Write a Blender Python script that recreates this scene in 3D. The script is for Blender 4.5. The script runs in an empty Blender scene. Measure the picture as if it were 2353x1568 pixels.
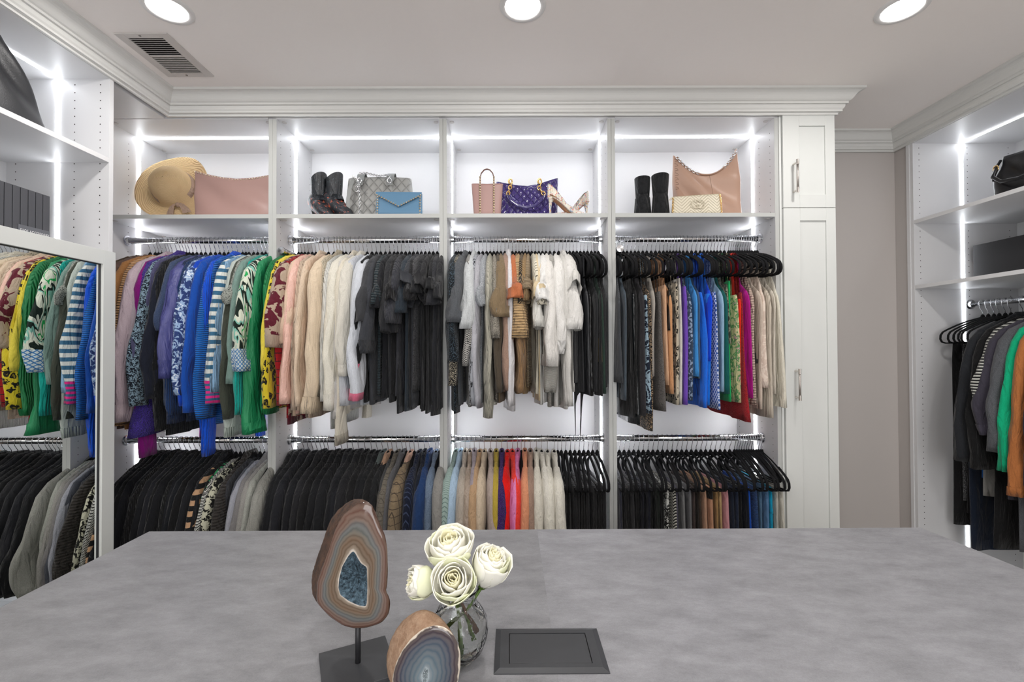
import bpy, math, random
import numpy as np
from mathutils import Vector, Matrix
R_ = random.Random(7)
rnd = R_.uniform
PI = math.pi
S = bpy.context.scene
COL = S.collection

# ------------------------------------------------------------------ camera, light, exposure
F = 1060.0; EYE = 1.478
_yaw, _pit, _rol = math.radians(.15), math.radians(.75), .0040
fw = Vector((math.sin(_yaw)*math.cos(_pit), math.cos(_yaw)*math.cos(_pit), math.sin(_pit)))
r0 = Vector((math.cos(_yaw), -math.sin(_yaw), 0)); u0 = r0.cross(fw)
rt = r0*math.cos(_rol) - u0*math.sin(_rol); up = u0*math.cos(_rol) + r0*math.sin(_rol)
cd = bpy.data.cameras.new('camera'); cam = bpy.data.objects.new('camera', cd); COL.objects.link(cam)
cd.sensor_width = 36; cd.lens = F/2353*36; cd.clip_start = .05
M = Matrix((rt, up, -fw)).transposed().to_4x4(); M.translation = Vector((0, 0, EYE)); cam.matrix_world = M
S.camera = cam
def P(px, py, Y):                       # point of the plane y = Y that shows at a pixel of the photograph
    d = fw*F + rt*(px-1176.5) - up*(py-784); k = Y/d.y
    return d.x*k, EYE + d.z*k
def PX(px, Y, py=798): return P(px, py, Y)[0]
def PZ(py, Y, px=1174): return P(px, py, Y)[1]

S.view_settings.view_transform = 'Standard'; S.view_settings.look = 'None'
S.view_settings.gamma = 1; S.view_settings.use_curve_mapping = False
S.view_settings.exposure = 0.33
w = bpy.data.worlds.new('world'); S.world = w; w.use_nodes = True
w.node_tree.nodes['Background'].inputs[0].default_value = (.9, .95, 1, 1)
w.node_tree.nodes['Background'].inputs[1].default_value = .3
CEIL = 2.664
LED_POWER = 13.0; LED_LOW = 31.0      # emission of the led strips
LAMP_W = 5.0         # watt of a ceiling downlight
def area(name, loc, sx, sy, e, col=(1, .97, .94), rot=(0, 0, 0), shape='DISK', spread=PI):
    l = bpy.data.lights.new(name, 'AREA'); l.shape = shape; l.size = sx; l.size_y = sy; l.energy = e; l.color = col; l.spread = spread
    o = bpy.data.objects.new(name, l); COL.objects.link(o); o.location = loc; o.rotation_euler = rot
    return o
DOWN = [(-1.193, 1.597), (.046, 1.588), (1.382, 1.604), (-1.185, .2), (.04, .2), (1.357, .2), (-1.185, -1.2), (.04, -1.2), (1.357, -1.2)]  # first row is in view; the rows behind are added to flatten the light
for (x, y) in DOWN: area('downlight_lamp', (x, y, CEIL-.012), .115, .115, LAMP_W)
area('fill_behind_camera', (.3, -2.33, 1.55), 2.6, 1.9, 46, (.97, .98, 1), (PI/2, 0, 0), 'RECTANGLE')   # unseen fill light added behind the camera to brighten posts and back panels

# ------------------------------------------------------------------ materials
def lin(h):
    if isinstance(h, tuple): return h
    h = h.lstrip('#'); v = [int(h[i:i+2], 16)/255 for i in (0, 2, 4)]
    return tuple((c/12.92 if c <= .04045 else ((c+.055)/1.055)**2.4) for c in v)
class NT:
    def __init__(s, name):
        s.m = bpy.data.materials.new(name); s.m.use_nodes = True; s.t = s.m.node_tree
        s.b = s.t.nodes['Principled BSDF']; s.o = s.t.nodes['Material Output']
    def n(s, ty, **kw):
        a = s.t.nodes.new(ty)
        for k, v in kw.items():
            if k[0] == '_': a.inputs[k[1:].replace('_', ' ')].default_value = v
            else: setattr(a, k, v)
        return a
    def l(s, a, b): s.t.links.new(a, b)
    def math(s, op, a, b=None):
        q = s.n('ShaderNodeMath', operation=op)
        for i, v in enumerate((a, b)):
            if v is None: continue
            if isinstance(v, (int, float)): q.inputs[i].default_value = v
            else: s.l(v, q.inputs[i])
        return q.outputs[0]
    def mix(s, f, a, b):
        q = s.n('ShaderNodeMix', data_type='RGBA')
        for i, v in ((0, f), (6, a), (7, b)):
            if isinstance(v, (int, float)): q.inputs[i].default_value = v
            elif isinstance(v, tuple): q.inputs[i].default_value = (*v, 1)
            else: s.l(v, q.inputs[i])
        return q.outputs[2]
    def ramp(s, f, stops, const=False):
        q = s.n('ShaderNodeValToRGB'); e = q.color_ramp.elements
        if const: q.color_ramp.interpolation = 'CONSTANT'
        while len(e) < len(stops): e.new(.5)
        for i, (p, c) in enumerate(stops):
            e[i].position = p; e[i].color = (*lin(c), 1) if not isinstance(c, (int, float)) else (c, c, c, 1)
        s.l(f, q.inputs[0]); return q.outputs[0]
    def bump(s, h, strength, dist=.001, prev=None):
        q = s.n('ShaderNodeBump'); q.inputs['Strength'].default_value = strength; q.inputs['Distance'].default_value = dist
        s.l(h, q.inputs['Height'])
        s.l(q.outputs[0], s.b.inputs['Normal']); return q
_mc = {}
def plain(name, c, rough=.5, metal=0, coat=0, noise=0, bump=0, bscale=300, spec=.5, emis=None, trans=0, ior=1.45, sss=0):
    if name in _mc: return _mc[name]
    t = NT(name); b = t.b; c = lin(c)
    b.inputs['Base Color'].default_value = (*c, 1); b.inputs['Roughness'].default_value = rough
    b.inputs['Metallic'].default_value = metal; b.inputs['Coat Weight'].default_value = coat
    b.inputs['Specular IOR Level'].default_value = spec; b.inputs['IOR'].default_value = ior
    if trans: b.inputs['Transmission Weight'].default_value = trans
    if sss: b.inputs['Subsurface Weight'].default_value = sss; b.inputs['Subsurface Scale'].default_value = .008; b.inputs['Subsurface Radius'].default_value = (1, 1, .8)
    if emis: b.inputs['Emission Color'].default_value = (*lin(emis[0]), 1); b.inputs['Emission Strength'].default_value = emis[1]
    if noise or bump:
        tc = t.n('ShaderNodeTexCoord'); nz = t.n('ShaderNodeTexNoise', _Scale=float(bscale), _Detail=4.0); t.l(tc.outputs['Object'], nz.inputs['Vector'])
        if noise: t.l(t.mix(nz.outputs[0], tuple(x*(1-noise) for x in c), tuple(min(1, x*(1+noise)) for x in c)), b.inputs['Base Color'])
        if bump: t.bump(nz.outputs[0], bump)
    _mc[name] = t.m; return t.m
def fab(c, pat='plain', c2='#ffffff', sc=1.0, c3=None, rough=.85):
    key = (c, pat, c2, sc, c3, rough)
    if key in _mc: return _mc[key]
    t = NT('fabric_'+pat); b = t.b; c1 = lin(c); c2l = lin(c2)
    tc = t.n('ShaderNodeTexCoord'); O = tc.outputs['Object']
    sep = t.n('ShaderNodeSeparateXYZ'); t.l(O, sep.inputs[0]); X, Y, Z = sep.outputs
    fine = t.n('ShaderNodeTexNoise', _Scale=420.0, _Detail=3.0); t.l(O, fine.inputs['Vector'])
    big = t.n('ShaderNodeTexNoise', _Scale=30.0, _Detail=4.0); t.l(O, big.inputs['Vector'])
    base = t.mix(fine.outputs[0], tuple(x*.72 for x in c1), tuple(min(1, x*1.28) for x in c1)); h = fine.outputs[0]; bs = .5; bd = .0015
    def wave(comp, per): return t.math('ABSOLUTE', t.math('SINE', t.math('MULTIPLY', comp, PI/per)))
    nw = t.n('ShaderNodeTexNoise', _Scale=9.0, _Detail=3.0); t.l(O, nw.inputs['Vector'])
    wob = t.math('MULTIPLY', t.math('SUBTRACT', nw.outputs[0], .5), .02)
    if pat == 'rib': h = wave(t.math('ADD', Y, t.math('MULTIPLY', X, .6)), .009*sc); bs = .9; bd = .004
    if pat == 'hrib': h = wave(t.math('ADD', Z, wob), .011*sc); bs = 1; bd = .006; base = t.mix(h, tuple(x*.55 for x in c1), c1)
    if pat == 'cable':
        h = t.math('ADD', wave(t.math('ADD', Y, t.math('MULTIPLY', t.math('SINE', t.math('MULTIPLY', Z, 120)), .006)), .022), wave(Z, .012)); bs = 1; bd = .005
        base = t.mix(t.math('MULTIPLY', h, .5), tuple(x*.6 for x in c1), c1)
    if pat == 'boucle':
        v = t.n('ShaderNodeTexVoronoi', _Scale=110.0/sc); t.l(O, v.inputs['Vector']); h = v.outputs['Distance']; bs = 1; bd = .008
        base = t.mix(h, c1, tuple(x*.62 for x in c1))
    if pat == 'melange':
        base = t.mix(t.ramp(fine.outputs[0], [(.38, 0.), (.62, 1.)]), c1, c2l)
    if pat == 'stripe':
        f = t.math('GREATER_THAN', t.math('FRACT', t.math('DIVIDE', t.math('ADD', Z, t.math('MULTIPLY', wob, .4)), .036*sc)), .5); base = t.mix(f, c1, c2l)
    if pat == 'vstripe':
        f = t.math('GREATER_THAN', t.math('FRACT', t.math('DIVIDE', Y, .012*sc)), .8); base = t.mix(f, c1, c2l)
    if pat == 'plaid':
        f = t.math('MAXIMUM', t.math('GREATER_THAN', t.math('FRACT', t.math('DIVIDE', Z, .035*sc)), .9), t.math('GREATER_THAN', t.math('FRACT', t.math('DIVIDE', Y, .035*sc)), .9))
        g = t.math('MULTIPLY', t.math('GREATER_THAN', t.math('FRACT', t.math('DIVIDE', Z, .005)), .5), .35)
        base = t.mix(t.math('MAXIMUM', f, g), c1, c2l)
    if pat == 'zigzag':
        zz = t.math('ADD', Z, t.math('MULTIPLY', t.math('ABSOLUTE', t.math('SUBTRACT', t.math('FRACT', t.math('DIVIDE', Y, .05)), .5)), .05))
        base = t.mix(t.math('GREATER_THAN', t.math('FRACT', t.math('DIVIDE', zz, .014*sc)), .5), c1, c2l)
    if pat in ('leopard', 'cells'):
        m = t.n('ShaderNodeMapping'); m.inputs['Scale'].default_value = (40/sc, 40/sc, 32/sc); t.l(O, m.inputs[0])
        ad = t.n('ShaderNodeVectorMath', operation='ADD'); ns = t.n('ShaderNodeTexNoise', _Scale=60.0/sc); t.l(O, ns.inputs['Vector']); t.l(m.outputs[0], ad.inputs[0]); t.l(ns.outputs['Color'], ad.inputs[1])
        v = t.n('ShaderNodeTexVoronoi', _Scale=1.0); t.l(ad.outputs[0], v.inputs['Vector'])
        cc = c3 or c
        base = t.ramp(v.outputs['Distance'], [(0, cc), (.2, c2), (.44, c)] if pat == 'leopard' else [(0, c2), (.18, c), (.36, c2), (.42, c)], True)
    if pat == 'floral':
        m = t.n('ShaderNodeTexNoise', _Scale=26.0/sc, _Detail=2.5, _Distortion=1.2); t.l(O, m.inputs['Vector'])
        base = t.ramp(m.outputs[0], [(0, c), (.5, c2)] + ([(.62, c3)] if c3 else []), True)
    if pat == 'brush':
        m = t.n('ShaderNodeMapping'); m.inputs['Rotation'].default_value = (.7, 0, 0); m.inputs['Scale'].default_value = (8, 26, 6); t.l(O, m.inputs[0])
        q = t.n('ShaderNodeTexNoise', _Scale=1.0/sc, _Detail=2.0, _Distortion=.8); t.l(m.outputs[0], q.inputs['Vector'])
        base = t.ramp(q.outputs[0], [(0, c2), (.40, c), (.47, '#7fb8a8'), (.51, c2), (.56, c), (.62, c3 or c), (.66, c)], True)
    if pat == 'speck':
        m = t.n('ShaderNodeTexNoise', _Scale=260.0/sc, _Detail=1.0); t.l(O, m.inputs['Vector'])
        base = t.ramp(m.outputs[0], [(0, c), (.56, c2)], True)
    if pat == 'diamond':
        a = t.math('FRACT', t.math('DIVIDE', t.math('ADD', Y, Z), .022*sc)); d = t.math('FRACT', t.math('DIVIDE', t.math('SUBTRACT', Y, Z), .022*sc))
        base = t.mix(t.math('GREATER_THAN', t.math('MAXIMUM', a, d), .72), c1, c2l)
    if pat == 'dots':
        v = t.n('ShaderNodeTexVoronoi', _Scale=95.0/sc); v.inputs['Randomness'].default_value = .35; t.l(O, v.inputs['Vector'])
        hs = t.n('ShaderNodeSeparateColor', mode='HSV'); t.l(v.outputs['Color'], hs.inputs[0])
        dc = t.ramp(hs.outputs[0], [(0, '#c02028'), (.3, '#2a78b8'), (.45, '#e8a020'), (.6, '#30383f'), (.75, '#8a3060'), (.88, '#c7b98a')], True)
        base = t.mix(t.math('LESS_THAN', v.outputs['Distance'], .36), c1, dc)
    if pat == 'sparkle':
        v = t.n('ShaderNodeTexVoronoi', _Scale=240.0); t.l(O, v.inputs['Vector']); h = v.outputs['Color']; bs = 1; bd = .003; rough = .3
    mixn = t.mix(.16, base, (0, 0, 0)) if False else base
    t.l(mixn, b.inputs['Base Color']); b.inputs['Roughness'].default_value = rough
    if rough > .7: b.inputs['Sheen Weight'].default_value = .12; b.inputs['Specular IOR Level'].default_value = .2
    hh = t.math('ADD', h, t.math('MULTIPLY', big.outputs[0], .5)) if pat in ('plain', 'melange') else h
    b1 = t.bump(hh, bs, bd)
    mp = t.n('ShaderNodeMapping'); mp.inputs['Scale'].default_value = (34, 30, 7); mp.inputs['Rotation'].default_value = (.12, 0, 0); t.l(O, mp.inputs[0])
    dr = t.n('ShaderNodeTexNoise', _Scale=1.0, _Detail=3.0, _Roughness=.55, _Distortion=.9); t.l(mp.outputs[0], dr.inputs['Vector'])
    b2 = t.n('ShaderNodeBump'); b2.inputs['Strength'].default_value = .9; b2.inputs['Distance'].default_value = .016; t.l(dr.outputs[0], b2.inputs['Height']); t.l(b2.outputs[0], b1.inputs['Normal'])
    _mc[key] = t.m; return t.m

WHITE = plain('white_melamine', (.68, .68, .69), .42)
WHITE_IN = WHITE
EDGE = plain('edge_banding_shaded_white', (.47, .48, .465), .45)  # greyer than the panels: dimmer light on the fronts put into the colour
DOORW = plain('painted_door_white', (.66, .675, .655), .4)
TRIMW = plain('painted_trim_white', (.70, .70, .68), .4)
CEILM = plain('ceiling_paint', (.90, .855, .825), .9, noise=.01, bscale=60)
WALLM = plain('greige_wall_paint', (.50, .465, .445), .85, bump=.05)
FLOORM = plain('floor_carpet', (.52, .50, .47), .95, noise=.2, bump=.4)
CHROME = plain('chrome', (.72, .73, .75), .12, 1)
NICKEL = plain('polished_nickel', (.68, .64, .60), .18, 1)
GOLD = plain('gold_metal', (.85, .58, .25), .25, 1)
STUD = plain('pale_gold_stud', (.80, .68, .50), .25, 1)
VELVET = plain('black_velvet', (.009, .009, .010), .9, bump=.3, spec=.15)
BLACKM = plain('black_metal', (.022, .022, .025), .45)
HOLE = plain('hole_dark', (.02, .015, .015), .9)
LEDM = plain('led_strip_glow', (.9, .9, .9), .5, emis=((.93, .96, 1.0), LED_POWER))
LEDM2 = plain('led_strip_glow_long', (.9, .9, .9), .5, emis=((.94, .95, 1.0), LED_LOW))
LAMPM = plain('downlight_lens', (.9, .9, .9), .5, emis=((1, .98, .96), 9))

# ------------------------------------------------------------------ mesh helpers
class MB:
    def __init__(s): s.v = []; s.f = []; s.attr = None
    def add(s, vs, fs):
        o = len(s.v); s.v += [tuple(map(float, p)) for p in vs]; s.f += [tuple(i+o for i in f) for f in fs]; return s
    def box(s, x0, x1, y0, y1, z0, z1):
        return s.add([(x0, y0, z0), (x1, y0, z0), (x1, y1, z0), (x0, y1, z0), (x0, y0, z1), (x1, y0, z1), (x1, y1, z1), (x0, y1, z1)],
                     [(0, 3, 2, 1), (4, 5, 6, 7), (0, 1, 5, 4), (1, 2, 6, 5), (2, 3, 7, 6), (3, 0, 4, 7)])
    def loft(s, L, cap0=False, cap1=False, closed=True):
        n, m = len(L), len(L[0]); vs = [p for l in L for p in l]; fs = []
        for i in range(n-1):
            for j in range(m if closed else m-1):
                k = (j+1) % m; fs.append((i*m+j, i*m+k, (i+1)*m+k, (i+1)*m+j))
        if cap0: fs.append(tuple(range(m))[::-1])
        if cap1: fs.append(tuple(range((n-1)*m, n*m)))
        return s.add(vs, fs)
    def tube(s, path, r, m=8, cap=True, closed=False, ry=None):
        p = [Vector(q) for q in path]; n = len(p); L = []
        rr = r if isinstance(r, (list, tuple)) else [r]*n; prev = None
        for i in range(n):
            a = p[(i-1) % n] if (closed or i > 0) else p[i]; b = p[(i+1) % n] if (closed or i < n-1) else p[i]
            t = (b-a).normalized()
            if prev is None:
                ref = Vector((0, 0, 1)) if abs(t.z) < .9 else Vector((1, 0, 0)); x = t.cross(ref).normalized()
            else: x = (prev - t*prev.dot(t)).normalized()
            prev = x; y = t.cross(x)
            L.append([tuple(p[i]+x*(rr[i]*math.cos(2*PI*j/m))+y*((ry or rr[i])*math.sin(2*PI*j/m))) for j in range(m)])
        if closed: L.append(L[0])
        return s.loft(L, cap and not closed, cap and not closed)
    def lathe(s, prof, m=24, c=(0, 0, 0), cap0=False, cap1=False):
        return s.loft([[(c[0]+r*math.cos(2*PI*j/m), c[1]+r*math.sin(2*PI*j/m), c[2]+z) for j in range(m)] for r, z in prof], cap0, cap1)
    def prism(s, poly, y0, y1):          # outline in x,z
        m = len(poly); return s.loft([[(x, y0, z) for x, z in poly], [(x, y1, z) for x, z in poly]], True, True)
    def ball(s, c, r, m=8, sz=1):
        return s.loft([[(c[0]+r*math.sin(a)*math.cos(2*PI*j/m), c[1]+r*math.sin(a)*math.sin(2*PI*j/m), c[2]+r*sz*math.cos(a)) for j in range(m)] for a in [.05+(PI-.1)*i/5 for i in range(6)]])
def link(name, me, m=None, parent=None, loc=None, rz=None, smooth=False):
    o = bpy.data.objects.new(name, me); COL.objects.link(o)
    if m is not None and not me.materials: me.materials.append(m)
    if parent is not None: o.parent = parent
    if loc is not None: o.location = loc
    if rz is not None: o.rotation_euler = (0, 0, rz) if isinstance(rz, (int, float)) else rz
    return o
def mesh(name, mb, smooth=False, bevel=0):
    me = bpy.data.meshes.new(name); me.from_pydata(mb.v, [], mb.f)
    if smooth: me.polygons.foreach_set('use_smooth', [True]*len(me.polygons))
    me.update(); return me
def obj(name, mb, m, parent=None, loc=None, rz=None, smooth=False, bevel=0, sub=0, kind=None, autos=False, label=None):
    o = link(name, mesh(name, mb, smooth), m, parent, loc, rz)
    if bevel:
        b = o.modifiers.new('bevel', 'BEVEL'); b.width = bevel; b.segments = 2; b.limit_method = 'ANGLE'
    if sub:
        b = o.modifiers.new('sub', 'SUBSURF'); b.levels = sub; b.render_levels = sub
    if kind: o['kind'] = kind
    if label: o['label'] = label
    return o
def empty(name, loc=(0, 0, 0), rz=0):
    o = bpy.data.objects.new(name, None); COL.objects.link(o); o.location = loc
    o.rotation_euler = (0, 0, rz) if isinstance(rz, (int, float)) else rz; o.empty_display_size = .05; return o
def tag(o, label, cat, group=None, kind=None):
    if label: o['label'] = label
    if cat: o['category'] = cat
    if group: o['group'] = group
    if kind: o['kind'] = kind
    return o
def bx(name, d, m, parent=None, bevel=0, kind=None, label=None): return obj(name, MB().box(*d), m, parent, bevel=bevel, kind=kind, label=label)
def struct(name, mb, m): return obj(name, mb, m, kind='structure')

# ------------------------------------------------------------------ room shell
D0 = 2.18; DB = 2.574                # front and back plane of the bays
struct('floor', MB().box(-2.15, 2.85, -2.4, 2.75, -.1, 0), FLOORM)
struct('ceiling', MB().box(-2.15, 2.85, -2.4, 2.75, CEIL, CEIL+.1), CEILM)
struct('wall_back', MB().box(-2.15, 2.85, DB+.012, DB+.12, 0, CEIL), WALLM)
struct('wall_left', MB().box(-2.15, -2.045, -2.4, DB+.012, 0, CEIL), WALLM)
struct('wall_right', MB().box(2.76, 2.86, -2.4, DB+.012, 0, CEIL), WALLM)
struct('wall_right_return', MB().box(2.17, 2.76, 2.502, DB+.011, 0, CEIL), WALLM)
struct('wall_front', MB().box(-2.045, 2.76, -2.5, -2.4, 0, CEIL), plain('front_wall_paint', (.7, .68, .66), .8))
CR = [(0, -.096), (.010, -.096), (.010, -.088), (.016, -.086), (.023, -.086), (.023, -.078), (.028, -.072), (.031, -.064), (.031, -.057), (.040, -.057), (.040, -.048), (.047, -.045), (.052, -.040),
      (.056, -.034), (.060, -.027), (.065, -.020), (.071, -.015), (.078, -.012), (.086, -.011), (.088, -.010), (.088, 0), (0, 0)]
def crown(name, path, wobble=0):     # path of corners (x,y) with outward side to the left of the walk; mitred
    n = len(path); L = []
    for i, p in enumerate(path):
        p = Vector(p); d = []
        if i > 0: d.append((p-Vector(path[i-1])).normalized())
        if i < n-1: d.append((Vector(path[i+1])-p).normalized())
        nn = [Vector((-q.y, q.x)) for q in d]
        if len(nn) == 2: b = nn[0]+nn[1]; b = b/(b.dot(nn[0]))
        else: b = nn[0]
        L.append([(p.x+b.x*o, p.y+b.y*o, CEIL+z) for o, z in CR])
    return struct(name, MB().loft(L, True, True), TRIMW)
XL = -1.612; XR = 2.166
crown('trim_1', [(1.536, DB+.01), (1.536, D0-.014), (XL, D0-.014), (XL, -.4)])
crown('trim_2', [(XR, -.4), (XR, DB+.01), (1.545, DB+.01)])

# ------------------------------------------------------------------ bays
TOP = 2.566; SHELF = 2.112; TH = .019; BOT = .09
BAYS = [('first', -1.92, -1.145), ('second', -1.1075, -.3365), ('third', -.3005, .4625), ('fourth', .4985, 1.2575)]
RODY = 2.31
RODT = PZ(551, RODY); RODB = PZ(1008.5, RODY)
holes_cache = {}
def pin_holes(parent, x, sgn, z0, z1, y_front, ys, name='shelf_pin_holes'):
    mb = MB(); k = 0
    for dy in ys:
        z = z0
        while z < z1:
            y = y_front+dy; r = .0024; m = 6
            vs = [(x+sgn*.0006, y+r*math.cos(2*PI*j/m), z+r*math.sin(2*PI*j/m)) for j in range(m)]
            mb.add(vs, [tuple(range(m))]); z += .032
    return obj(name, mb, HOLE, parent, kind='stuff')
def rod(name, parent, x0, x1, y, z, m=CHROME):
    mb = MB().tube([(x0, y, z), (x1, y, z)], .0150, 20)
    o = obj(name, mb, m, parent, smooth=False); me = o.data
    for p in me.polygons: p.use_smooth = len(p.vertices) == 4
    for x, s in ((x0, 1), (x1, -1)):
        obj('rod_flange', MB().tube([(x, y, z), (x+s*.004, y, z), (x+s*.006, y, z), (x+s*.018, y, z)], [.026, .026, .0195, .0185], 20), m, o, smooth=False)
    return o
def cam_locks(parent, x0, x1, z, y0):
    mb = MB()
    for x, s in ((x0, 1), (x1, -1)):
        for dy in (.034, .345):
            mb.tube([(x+s*.02, y0+dy, z), (x+s*.02, y0+dy, z-.003)], .011, 12)
    obj('cam_lock', mb, plain('cam_plastic', (.55, .53, .52), .5), parent, kind='stuff')
LEDW = .0075
for bi, (nm, x0, x1) in enumerate(BAYS):
    t = empty('closet_bay', ((x0+x1)/2, D0, 0)); t.location = (0, 0, 0)
    tag(t, ['white lit closet bay in the left corner holding the straw hat and blue sweaters', 'white lit closet bay holding the grey quilted tote and cream sweaters',
            'white lit closet bay holding the purple tote and tan and white tops', 'white lit closet bay beside the tall door, holding the nude hobo bag'][bi], 'closet', 'closet bays along the back wall')
    lw = .0185; xl = x0-lw; xr = x1+lw
    L = bx('side_panel', (xl, x0, D0, DB, 0, TOP+.03), WHITE, t, .0006)
    Rp = bx('side_panel', (x1, xr, D0, DB, 0, TOP+.03), WHITE, t, .0006)
    bx('back_panel', (x0, x1, DB-.004, DB+.011, BOT, TOP), WHITE, t)
    tp = bx('top_panel', (x0, x1, D0+.001, DB-.004, TOP, TOP+TH), WHITE, t)
    bx('top_rail', (x0, x1, D0-.006, D0+.001, TOP-.002, TOP+.02), WHITE, t)
    sh = bx('shelf', (x0, x1, D0+.001, DB-.004, SHELF-TH, SHELF), WHITE, t, .0008)
    bx('bottom_panel', (x0, x1, D0+.001, DB-.004, BOT-TH, BOT), WHITE, t)
    bx('toe_kick', (x0, x1, D0+.05, D0+.065, 0, BOT-TH), WHITE, t)
    for pan, x, s in ((L, x0, 1), (Rp, x1, -1)):
        pin_holes(pan, x, s, .3, TOP-.03, D0, (.037, .134, .36))
    for pn, d in ((L, (xl, x0, D0-.0012, D0, 0, TOP-.003)), (Rp, (x1, xr, D0-.0012, D0, 0, TOP-.003)), (sh, (x0, x1, D0-.0002, D0+.001, SHELF-TH, SHELF))): bx('edge_band_shaded', d, EDGE, pn)  # front strips carry the shade of posts and shelf edges as colour
    cam_locks(tp, x0, x1, TOP, D0); cam_locks(sh, x0, x1, SHELF-TH, D0)
    yl = D0+.199
    obj('led_strip', MB().box(x0+.002, x1-.002, yl-LEDW, yl+LEDW, TOP-.003, TOP), LEDM, t, label='glowing led strip under the top panel')
    for x, s in ((x0, 1), (x1, -1)):
        for za, zb in ((SHELF+.001, TOP-.004), (BOT+.02, SHELF-TH-.001)):
            obj('led_strip', MB().box(min(x, x+s*.003), max(x, x+s*.003), yl-LEDW, yl+LEDW, za, zb), LEDM if za > SHELF else LEDM2, t, label='glowing vertical led strip')
    rod('hanging_rod', t, x0, x1, RODY, RODT); rod('hanging_rod', t, x0, x1, RODY, RODB)

# tall narrow tower with two shaker doors
TX0, TX1 = 1.288, 1.534; TY = 2.162
t = empty('tall_cabinet'); tag(t, 'tall narrow white cabinet with upper and lower shaker doors and bar pulls', 'cabinet')
bx('cabinet_body', (1.2765, TX1, D0, DB, 0, 2.585), DOORW, t)
bx('filler_strip', (1.2765, 1.2865, D0-.006, D0, 0, 2.575), DOORW, t)
def bar_pull(parent, x, z0, z1, yf):
    g = obj('handle', MB().tube([(x, yf-.034, z0+.022), (x, yf-.034, z1-.022)], .0052, 14), plain('knurled_nickel', (.52, .48, .45), .35, 1, bump=.8, bscale=900), parent, smooth=True)
    for a, b in ((z0, z0+.024), (z1-.024, z1)):
        obj('handle_cap', MB().tube([(x, yf-.034, a), (x, yf-.034, b)], .0064, 14).tube([(x, yf, (a+b)/2), (x, yf-.03, (a+b)/2)], .0045, 10), NICKEL, g)
def shaker(parent, x0, x1, z0, z1, yf, fwx, fz0, fz1, hx, hz0, hz1):
    d = MB(); yb = yf+.02
    xa, xb = fwx; za, zb = fz0, fz1
    d.box(x0, xa, yf, yb, z0, z1); d.box(xb, x1, yf, yb, z0, z1); d.box(xa, xb, yf, yb, z0, za); d.box(xa, xb, yf, yb, zb, z1); d.box(xa, xb, yf+.007, yb-.001, za, zb)
    o = obj('door', d, DOORW, parent, bevel=.0012); bar_pull(o, hx, hz0, hz1, yf); return o
xa, xb = PX(1837, TY, 366), PX(1897, TY, 366)
zs = PZ(477.5, TY, 1866)
shaker(t, TX0, TX1, zs+.0015, 2.572, TY, (xa, xb), PZ(447, TY, 1866), PZ(289, TY, 1866), PX(1833, TY-.034, 400), PZ(442, TY-.034, 1833), PZ(366, TY-.034, 1833))
shaker(t, TX0, TX1, .1, zs-.0015, TY, (xa, xb), .17, PZ(507, TY, 1866), PX(1838, TY-.034, 880), PZ(921, TY-.034, 1838), PZ(848, TY-.034, 1838))

# left cabinet run (shelves above, mirror door below)
LY0, LY1 = .75, 1.85; LXB = -2.025
t = empty('left_closet_unit'); tag(t, 'white open shelf closet on the left wall above the mirror, with the black bag', 'closet')
sp = bx('side_panel', (LXB-.015, XL, LY1, LY1+TH, 0, TOP+.03), WHITE, t, .0006)
bx('side_panel', (LXB-.015, XL, LY0-TH, LY0, 0, TOP+.03), WHITE, t)
bx('back_panel', (LXB-.018, LXB, LY0, LY1, 0, TOP), WHITE, t)
tp = bx('top_panel', (LXB, XL, LY0, LY1, TOP, TOP+TH), WHITE, t)
z1s = PZ(373.7, LY1, 252); bx('shelf', (LXB, XL-.001, LY0, LY1, z1s, z1s+TH), WHITE, t, .0008)
z2s = 1.84; bx('shelf', (LXB, XL-.001, LY0, LY1, z2s, z2s+.024), WHITE, t, .0008)
mb = MB()
for dx in (.037, .14, .375):
    z = z2s+.03
    while z < TOP-.02:
        mb.add([(XL-dx+.0026*math.cos(2*PI*j/6), LY1-.0006, z+.0026*math.sin(2*PI*j/6)) for j in range(6)], [tuple(range(6))]); z += .032
obj('shelf_pin_holes', mb, HOLE, sp, kind='stuff')
for za, zb in ((z1s+TH+.001, TOP-.004), (z2s+.025, z1s-.001)):
    obj('led_strip', MB().box(XL-.208-.006, XL-.208+.006, LY1-.003, LY1, za, zb), LEDM, t, label='glowing vertical led strip')
obj('led_strip', MB().box(XL-.208-.006, XL-.208+.006, LY0+.01, LY1-.003, TOP-.003, TOP), LEDM, t, label='glowing led strip under the top panel')
bx('return_panel', (LXB, XL-.02, LY1+TH, D0-.001, TOP, TOP+TH), WHITE, t)   # soffit panel over the corner
# mirror
t = empty('mirror_door'); tag(t, 'large white framed mirror door on the left cabinet reflecting the hanging clothes', 'mirror')
MXF = XL+.018; ME = PX(266.3, 1, 581)/1; my1 = MXF/ME
mzt = PZ(581, my1, 266)
gx = XL+.004; my0 = .95; fwid = .056
for nmn, d in (('frame_stile', (XL, MXF, my1-fwid, my1, .06, mzt)), ('frame_stile', (XL, MXF, my0, my0+fwid, .06, mzt)), ('frame_rail', (XL, MXF, my0+fwid, my1-fwid, mzt-fwid, mzt)), ('frame_rail', (XL, MXF, my0+fwid, my1-fwid, .06, .06+fwid))):
    bx(nmn, d, DOORW, t, .001)
bx('mirror_glass', (XL, gx, my0+fwid, my1-fwid, .06+fwid, mzt-fwid), plain('mirror_silver', (.86, .88, .87), .0, 1), t)
bd = MB()
for d in ((gx, gx+.004, my1-fwid-.003, my1-fwid, .12, mzt-fwid), (gx, gx+.004, my0+fwid, my1-fwid, mzt-fwid-.003, mzt-fwid)): bd.box(*d)
obj('mirror_gasket', bd, BLACKM, t)

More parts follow.
